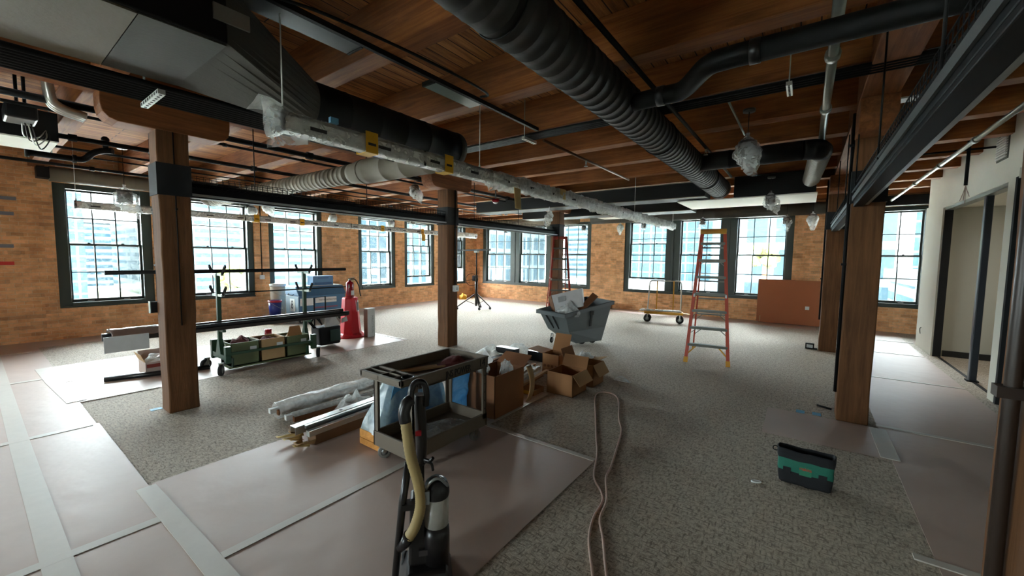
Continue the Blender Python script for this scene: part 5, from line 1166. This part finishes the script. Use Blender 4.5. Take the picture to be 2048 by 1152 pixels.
# ---- yellow drywall cart by the far wall
t = thing('drywall_cart', 'yellow drywall cart with a tubular frame by the far wall', 'cart', (-3.12, 11.42, 0), math.atan2(.24, .96))
MB().box(-.5, .5, -.17, .17, .235, .30).build('deck', M_ypaint, t, bevel=.008)
for s in (-1, 1): MB().poly([(s*.5, -.1, .28), (s*.5, .1, .28), (s*.68, .03, .265), (s*.68, -.08, .265)], (0, 0, -.012)).build('end_plate', M_ypaint, t)
MB().tube(bez([(-.43, .02, .3), (-.41, .02, .6), (-.39, .02, 1.05), (-.36, .02, 1.13), (-.3, .02, 1.15), (0, .02, 1.15), (.34, .02, 1.15), (.40, .02, 1.13), (.43, .02, 1.05), (.44, .02, .6), (.43, .02, .3)], 8), .018, 12).build('tube_frame', M_tube, t)
for x in (-.19, .24): MB().box(x - .015, x + .015, -.0, .03, .3, 1.15).build('upright_bar', M_ypaint, t)
for x in (-.42, .42):
    for y in (-.12, .12):
        w_ = MB().lathe([(.05, -.025), (.095, -.025), (.1, -.012), (.1, .012), (.095, .025), (.05, .025)], (0, 0, 0), 20, Matrix.Translation((x, y, .1)) @ Matrix.Rotation(PI/2 + .25*x, 4, 'X')).build('wheel', M_rubber, t)
        MB().cyl((x, y - .027, .1), (x, y + .027, .1), .05, 14).build('hub', M_hub, w_)
        MB().box(x - .015, x + .015, y - .035, y - .028, .09, .235).build('fork', M_sticker, w_)
for k in range(9): 
    x = -3.64 + .11*k + .03*rnd.random() ; y = 11.24 + .028*k + .05*rnd.random()
    tag(MB().ball((x, y, .325), .05 + .02*rnd.random(), 8, (1.5, 1.1, .5), .5, k).build('plaster_crumb', M_sticker), 'white plaster crumb on the deck of the yellow drywall cart', 'debris', 'plaster crumbs on the drywall cart')

# ---- crank lift stand in the far corner
t = thing('crank_stand', 'black crank-up tripod lift stand in the far left corner of the room', 'stand', (-8.83, 10.05, 0))
wp(t, 'mast', MB().cyl((-8.83, 10.05, .12), (-8.83, 10.05, 1.15), .045, 12), M_blacks); wp(t, 'inner_mast', MB().cyl((-8.83, 10.05, 1.15), (-8.83, 10.05, 1.93), .02, 10), M_black)
for dx, dy in ((-.48, -.42), (.35, .30), (.22, -.10), (-.2, .45)):
    e = Vector((-8.83 + dx, 10.05 + dy, .09)); lg = wp(t, 'leg', MB().beam((-8.83, 10.05, .55), e, .035, .035), M_blacks); 
    wh = MB().cyl(e + Vector((0, -.015, -.045)), e + Vector((0, .015, -.045)), .045, 14); wh.shift(t.location); wh.build('wheel', M_rubber, lg)
    st = MB().beam((-8.83, 10.05, .16), Vector((-8.83 + dx*.55, 10.05 + dy*.55, .30)), .015, .015); st.shift(t.location); st.build('strut', M_black, lg)
wv = wp(t, 'crank_wheel', MB().tube([(-8.93 + .2*math.cos(a)*.75, 9.93 + .2*math.cos(a)*.66, 1.0 + .2*math.sin(a)) for a in [2*PI*i/28 for i in range(28)]], .009, 8, closed=True), M_black)
sp_ = MB().beam((-8.93, 9.93, 1.0), (-8.80, 10.04, 1.05), .012, .012).beam((-8.93 - .15, 9.93 - .13, .96), (-8.93, 9.93, 1.0), .012, .012); sp_.shift(t.location); sp_.build('spoke', M_black, wv)
wp(t, 'winch', MB().box(-8.93, -8.80, 9.95, 10.06, .96, 1.14), M_blacks, bevel=.01)
wp(t, 'head', MB().box(-8.90, -8.76, 10.0, 10.1, 1.9, 1.97), M_galv)
wp(t, 'fork_arm', MB().beam((-9.35, 9.72, 1.97), (-8.4, 10.28, 2.02), .03, .03), M_blacks); wp(t, 'fork_arm', MB().beam((-9.2, 9.55, 1.96), (-8.25, 10.1, 1.98), .03, .03), M_blacks)
cloth(-11.45, 12.2, 0, .18, .15, .22, M_yellow, 'yellow_bag', 'yellow bag on the floor in the far left corner', 'bag', 60, 18, .5)

# ---- leaning brown boards on the far wall
for k, (x0, x1, y, lab) in enumerate(((-1.0, .38, 13.24, 'front brown board leaning on the far wall, white outlet showing through it'), (-1.07, -.2, 13.40, 'rear brown board whose edge shows left of the front one'))):
    t = thing('brown_board', lab, 'board', ((x0+x1)/2, y, 0)); wp(t, 'panel', MB().poly([(x0, y, .02), (x1, y, .02), (x1, y + .09, 1.22), (x0, y + .09, 1.22)], (0, .03, 0)), M_brown)
    if k == 0: wp(t, 'outlet', MB().box(.05, .14, y + .02, y + .04, .44, .53), M_sticker); wp(t, 'edge_strip', MB().box(x0 + .02, x0 + .04, y - .003, y + .02, .03, .2), M_cardl)

# ---- pipe cart with racks of pipes
t = thing('pipe_cart', 'green wheeled pipe rack cart behind the near left column', 'cart', (-6.93, 2.75, 0))
for y in (2.17, 3.42):
    ps = wp(t, 'post', MB().box(-6.955, -6.905, y - .025, y + .025, .26, 1.45), M_green)
    wp(t, 'foot_gusset', MB().frus((-7.02, -6.84, y - .03, y + .03), (-6.96, -6.90, y - .028, y + .028), .27, .48), M_green)
    wp(t, 'cross_beam', MB().box(-7.24, -6.62, y - .03, y + .03, .20, .27), M_green)
    for z in (1.42, 1.115, .60):
        a = wp(t, 'arm', MB().box(-7.12, -6.74, y - .018, y + .018, z, z + .035), M_green if z < 1 else M_galv)
        if z > 1:
            for x, d in ((-7.11, -.03), (-6.75, .03)):
                pg = MB().beam((x, y, z + .02), (x + d, y + d, z + .13), .022, .03).cyl((x + d, y + d - .01, z + .135), (x + d, y + d + .01, z + .135), .02, 10); pg.shift(t.location); pg.build('clamp_peg', M_black, a)
    for x in (-7.2, -6.66): wp(t, 'corner_socket', MB().box(x - .035, x + .035, y - .035, y + .035, .16, .44 if x < -7 else .40), M_green)
    for x in (-7.22, -6.66): caster(t, x, y + (.08 if y > 3 else -.08), .18, .08, .045, -1.2 if x < -7 else -.6, fork=M_hub)
for x in (-6.64, -7.2): wp(t, 'long_rail', MB().box(x - .02, x + .02, 2.17, 3.42, .275, .31), M_green)
wp(t, 'lower_deck', MB().box(-7.16, -6.7, 2.2, 3.4, .06, .075), M_greenl)
for y in (2.25, 3.34): wp(t, 'deck_hanger', MB().box(-7.16, -6.7, y - .01, y + .01, .07, .21), M_green)
for k, (y0, y1, h, lab, m) in enumerate(((2.24, 2.62, .23, 'green wooden crate of parts on the pipe cart, nearest the left post', M_greenl), (2.64, 3.0, .23, 'brown crate of parts in the middle of the pipe cart', M_cardl), (3.02, 3.38, .22, 'green crate with a raised carton flap on the pipe cart', M_greenl))):
    c = thing('parts_crate', lab, 'crate', (-6.94, (y0+y1)/2, .077)); b = MB().box(-7.13, -6.74, y0, y1, .077, .09)
    for q in ((-7.13, -7.12, y0, y1), (-6.75, -6.74, y0, y1), (-7.13, -6.74, y0, y0+.01), (-7.13, -6.74, y1-.01, y1)): b.box(q[0], q[1], q[2], q[3], .077, .187 + h)
    wp(c, 'crate_walls', b, m); wp(c, 'white_label', MB().box(-6.738, -6.735, y1 - .13, y1 - .04, .26, .34), M_sticker)
    if k == 2: wp(c, 'carton_flap', MB().poly([(-6.80, 3.06, .40), (-6.80, 3.30, .40), (-6.80, 3.26, .56), (-6.80, 3.10, .56)], (.005, 0, 0)), M_card)
    cloth(-6.94, (y0+y1)/2, .33, .15, .14, .13 if k == 0 else .07, M_maroon if k < 2 else M_cardl, 'cable_heap', ('dark coiled cables in the left crate of the pipe cart', 'reddish parts in the middle crate of the pipe cart', 'pale parts in the right crate of the pipe cart')[k], 'parts', 70 + k, 18, .6)
tag(MB().lathe([(.001, 0), (.055, 0), (.055, .16), (.001, .16)], (-7.4, 3.02, .30), 14).build('red_tin', M_redd), 'dark red tin behind the crates of the pipe cart', 'tin')
tag(MB().box(-7.55, -7.25, 2.95, 3.3, .0, .30).build('carton', M_cardl, bevel=.004), 'pale carton standing behind the pipe cart under the red tin', 'box')
def rod(y0, y1, x, z, r, mat, lab, name='steel_pipe'): return tag(MB().cyl((x, y0, z), (x, y1, z), r, 12).build(name, mat), lab, 'pipe')
rod(1.01, 4.22, -6.98, 1.482, .027, M_black, 'thick black pipe lying on the topmost arms of the pipe cart')
rod(1.30, 3.9, -7.03, 1.475, .018, M_black, 'slimmer black pipe beside the thick one on the topmost arms')
rod(2.2, 4.16, -6.87, 1.160, .010, M_black, 'thin black rod on the middle arms of the pipe cart')
for k, (x, z, w_, h, y0, y1) in enumerate(((-6.80, .66, .05, .05, .97, 4.14), (-6.86, .67, .05, .07, 1.2, 4.2), (-6.92, .66, .05, .05, 1.0, 4.05), (-6.98, .68, .06, .09, .95, 4.15), (-7.05, .67, .06, .06, 1.1, 4.1), (-6.83, .715, .05, .04, 1.05, 4.0), (-6.90, .735, .05, .04, 1.3, 4.1))):
    bar((x, y0, z), (x, y1, z), w_, h, M_blacks if k % 2 else plain('bronze_channel', '#2b2622', .4, metal=.3), 'steel_channel', 'long dark steel channel on the lower arms of the pipe cart', 'channel', 'steel channels on the pipe cart', bevel=.003)
t = thing('dust_cover', 'brownish plastic sheet draped over the left ends of the steel channels', 'cover', (-6.9, 1.2, .7))
wp(t, 'sheet', MB().grid(lambda u, v: (-6.74 - .36*v, 1.0 + .5*u + .01*math.sin(v*9), .70 + .08*math.sin(v*PI*.9) + .012*mnoise.noise(Vector((u*6, v*6, 0)))), 14, 12), plain('taupe_film', '#7d6a60', .35), solid=.003)
hp_ = wp(t, 'hanging_panel', MB().box(-6.74, -6.725, .93, 1.34, .52, .715), plain('panel_offwhite', '#b9bcbd', .5)); hp_['label'] = 'pale flat hanging panel'
# ---- open white carton and pipe on the floor behind the near left column
wc_ = carton(-7.78, -7.38, 1.42, 1.86, .20, 'open whitish carton with a red band on the floor behind the near left column', mat=plain('carton_white', '#b7a49a', .7), flaps=(1, 0, 1, 1), ang=(1.2, 0, 1.2, 1.0), flaplen=.12)
wp(wc_, 'red_band', MB().box(-7.379, -7.374, 1.43, 1.85, .12, .17), plain('faded_red', '#8d3b32', .7))
cloth(-7.58, 1.62, .16, .14, .15, .1, M_filmh, 'plastic_bag', 'clear plastic bag inside the open whitish carton', 'plastic', 81, 18, .6)
tag(MB().cyl((-7.50, 1.02, .036), (-7.15, 2.1, .036), .034, 14).build('steel_pipe', M_blacks), 'black pipe lying on the floor paper behind the near left column', 'pipe')

# ---- blue job box, pails, red extinguisher stand, white carton, rolling tool bag
t = thing('job_box', 'blue steel job site chest against the left wall behind the pipe cart', 'chest', (-10.6, 5.55, 0))
wp(t, 'body', MB().box(-10.95, -10.25, 4.93, 6.18, .14, .70), M_blue, bevel=.01); lid = wp(t, 'lid', MB().frus((-10.95, -10.23, 4.91, 6.20), (-10.95, -10.40, 4.91, 6.20), .705, .93), M_blue, bevel=.012)
wp(t, 'end_panel', MB().box(-10.94, -10.27, 4.917, 4.928, .16, .69), M_bluel)
wp(t, 'lid_top', MB().box(-10.94, -10.42, 4.93, 6.18, .93, .942), M_sticker)
sk = wp(t, 'number_sticker', MB().box(-10.70, -10.45, 4.908, 4.917, .30, .62), M_sticker)
dg = text_mesh('number', '8', .30, M_ink, t, (-10.575 + 10.6, 4.905 - 5.55, .46), (PI/2, 0, 0), xs=.8)
wp(t, 'white_label', MB().box(-10.25, -10.243, 4.95, 5.30, .45, .64), M_sticker); wp(t, 'white_label', MB().box(-10.25, -10.243, 5.34, 5.92, .50, .64), M_sticker)
text_mesh('label_print', 'MULTI-CONSTRUCTION', .045, M_ink, t, (-10.242 + 10.6, 5.68 - 5.55, .57), (PI/2, 0, PI/2))
wp(t, 'red_stripe', MB().box(-10.25, -10.246, 5.3, 5.95, .36, .40), plain('stripe_red', '#7d4a5e', .6))
wp(t, 'side_handle', MB().tube(bez([(-10.75, 4.91, .74), (-10.72, 4.87, .72), (-10.5, 4.87, .72), (-10.47, 4.91, .74)], 6), .01, 8), M_black)
for x in (-10.88, -10.33):
    for y in (5.02, 6.08): caster(t, x, y, .14, .06, .035, -1.2)
bx_ = thing('blue_carton', 'blue printed carton on the lid of the job site chest', 'carton', (-10.65, 5.72, .942)); wp(bx_, 'carton', MB().box(-10.8, -10.5, 5.42, 5.98, .943, 1.19), plain('carton_blue', '#5c86ad', .6), bevel=.004); wp(bx_, 'printed_band', MB().box(-10.5, -10.497, 5.46, 5.94, .97, 1.02), plain('print_blue', '#3f618a', .6)); wp(bx_, 'printed_band', MB().box(-10.5, -10.497, 5.55, 5.85, 1.12, 1.15), plain('print_blue', '#3f618a', .6))
def pail(x, y, z, r, h, m, rimm, lab, lidm=None):
    t = thing('pail', lab, 'bucket', (x, y, z)); wp(t, 'body', MB().lathe([(.001, .004), (r*.86, .004), (r, h), (r*.97, h), (r*.84, .02), (.001, .02)], (x, y, z), 24), m)
    wp(t, 'rim', MB().lathe([(r*1.0, h - .05), (r*1.06, h - .05), (r*1.06, h), (r*.97, h + .003)], (x, y, z), 24), rimm)
    if lidm: wp(t, 'lid', MB().lathe([(.001, h + .02), (r*1.05, h + .015), (r*1.07, h - .01)], (x, y, z), 24), lidm)
    wp(t, 'bail_handle', MB().tube([(x + r*1.07*math.cos(a), y + r*1.07*math.sin(a), z + h*.75 - .12*math.sin(a + .6)) for a in [-1.4 + 2.6*i/12 for i in range(13)]], .005, 6), M_galv); return t
tag(MB().box(-11.15, -10.72, 4.42, 4.86, 0, .20).build('carton', M_cardd, bevel=.004), 'low dark carton under the blue pail beside the job site chest', 'box')
pail(-10.92, 4.64, .20, .15, .38, plain('pail_blue', '#26337f', .35), plain('pail_red', '#a3263c', .4), 'blue pail with a red rim left of the job site chest')
pail(-11.45, 4.95, 0, .19, .95, plain('pail_beige', '#b9a995', .6), M_sticker, 'tall beige drum with a white lid behind the blue pail', M_sticker)
t = thing('extinguisher_stand', 'red plastic cone-shaped fire extinguisher stand beside the pipe cart', 'stand', (-7.83, 4.83, 0))
n8 = 8
def oct_(r, z): return [(-7.83 + r*math.cos(PI/8 + 2*PI*i/8), 4.83 + r*math.sin(PI/8 + 2*PI*i/8), z) for i in range(8)]
lv = [oct_(.27, .012), oct_(.27, .07), oct_(.225, .10), oct_(.20, .30), oct_(.165, .82), oct_(.155, .85)]
b = MB()
for a, c in zip(lv, lv[1:]): b.add(a + c, [(i, (i+1) % 8, 8 + (i+1) % 8, 8 + i) for i in range(8)])
b.add(lv[-1], [tuple(range(8))]); wp(t, 'cone_body', b, M_red, bevel=.008)
wp(t, 'base_flange', MB().lathe([(.001, 0), (.29, 0), (.29, .03), (.25, .05), (.001, .05)], (-7.83, 4.83, 0), 24), M_red)
wp(t, 'white_sticker', MB().poly([(-7.665, 4.87, .55), (-7.685, 4.94, .55), (-7.70, 4.94, .79), (-7.68, 4.86, .79)], (.006, .003, 0)), M_sticker)
wp(t, 'sticker_print', MB().poly([(-7.66, 4.885, .58), (-7.672, 4.925, .58), (-7.685, 4.925, .75), (-7.672, 4.88, .75)], (.006, .003, 0)), plain('print_dark', '#6c6f72', .7))
t = thing('fire_extinguisher', 'dark red fire extinguisher standing on the red cone stand', 'extinguisher', (-7.83, 4.83, .85))
wp(t, 'cylinder', MB().lathe([(.001, 0), (.078, 0), (.08, .01), (.08, .28), (.07, .315), (.035, .335), (.025, .36), (.001, .36)], (-7.83, 4.83, .853), 24), M_redd)
wp(t, 'valve', MB().cyl((-7.83, 4.83, 1.21), (-7.83, 4.83, 1.25), .022, 12), M_galv); wp(t, 'lever', MB().beam((-7.83, 4.8, 1.25), (-7.80, 4.93, 1.275), .018, .012).beam((-7.83, 4.8, 1.225), (-7.80, 4.90, 1.215), .018, .012), M_galv)
wp(t, 'hose', MB().tube(bez([(-7.83, 4.85, 1.24), (-7.79, 4.93, 1.23), (-7.75, 4.99, 1.1), (-7.74, 5.01, .95), (-7.74, 5.03, .87)], 8), .011, 8), M_rubber)
wp(t, 'white_label', MB().lathe([(.0805, .03), (.0805, .14)], (-7.83, 4.83, .853), 24).box(-7.76, -7.748, 4.80, 4.81, .9, .91), M_sticker) if False else wp(t, 'white_label', MB().box(-7.772, -7.748, 4.81, 4.88, .90, 1.0), M_sticker)
wp(t, 'white_label', MB().poly([(-7.775, 4.772, 1.06), (-7.765, 4.785, 1.06), (-7.765, 4.785, 1.13), (-7.775, 4.772, 1.13)], (.012, -.01, 0)), M_sticker)
t = thing('tall_carton', 'tall narrow white carton with vertical lettering standing beside the red cone stand', 'carton', (-7.5, 5.08, 0))
wp(t, 'carton', MB().box(-7.57, -7.44, 4.99, 5.17, .006, .62), plain('carton_offwhite', '#c9cdca', .6), bevel=.003)
wp(t, 'brown_side', MB().box(-7.57, -7.44, 4.983, 4.99, .006, .60), plain('side_mauve', '#9a8076', .7))
text_mesh('lettering', 'HALOTRON', .075, plain('print_grey', '#9aa0a2', .7), t, (.064, .03, .28), (PI/2, -PI/2, PI/2) if False else (0, PI/2, 0), xs=.9)
t = thing('rolling_tool_bag', 'black rolling tool bag with a raised handle at the right end of the pipe cart', 'bag', (-7.3, 4.0, 0))
wp(t, 'bag_body', MB().frus((-7.48, -7.14, 3.80, 4.20), (-7.46, -7.16, 3.78, 4.22), .06, .40), M_bfab, bevel=.03)
wp(t, 'green_pocket', MB().frus((-7.15, -7.12, 3.98, 4.19), (-7.15, -7.13, 3.98, 4.19), .12, .34), plain('pocket_green', '#2d4a44', .7), bevel=.01)
wp(t, 'telescopic_handle', MB().tube([(-7.46, 3.86, .35), (-7.46, 3.86, .93), (-7.46, 4.08, .95), (-7.46, 4.08, .35)], .012, 8), M_black)
for y in (3.84, 4.16): wp(t, 'wheel', MB().cyl((-7.50, y, .06), (-7.44, y, .06), .06, 16), M_rubber)
for k in range(3): wp(t, 'cable_loop', MB().tube(bez([(-7.3, 3.80 - .02*k, .38), (-7.3, 3.72 - .03*k, .5 + .03*k), (-7.33, 3.82, .56 + .04*k), (-7.36, 3.95, .42)], 8), .011, 8), M_black)
tag(MB().poly([(-7.18, 3.9, .40), (-7.16, 4.2, .42), (-7.26, 4.14, .60), (-7.3, 3.98, .57)], (.004, 0, .003)).build('paper_sheets', M_whitep), 'white papers sticking out of the rolling tool bag', 'paper')
tag(MB().poly([(-7.16, 4.22, .44), (-7.13, 4.34, .47), (-7.15, 4.33, .56), (-7.18, 4.24, .52)], (.004, 0, .003)).build('paper_sheet', M_whitep), 'smaller folded white paper at the right of the rolling tool bag', 'paper')
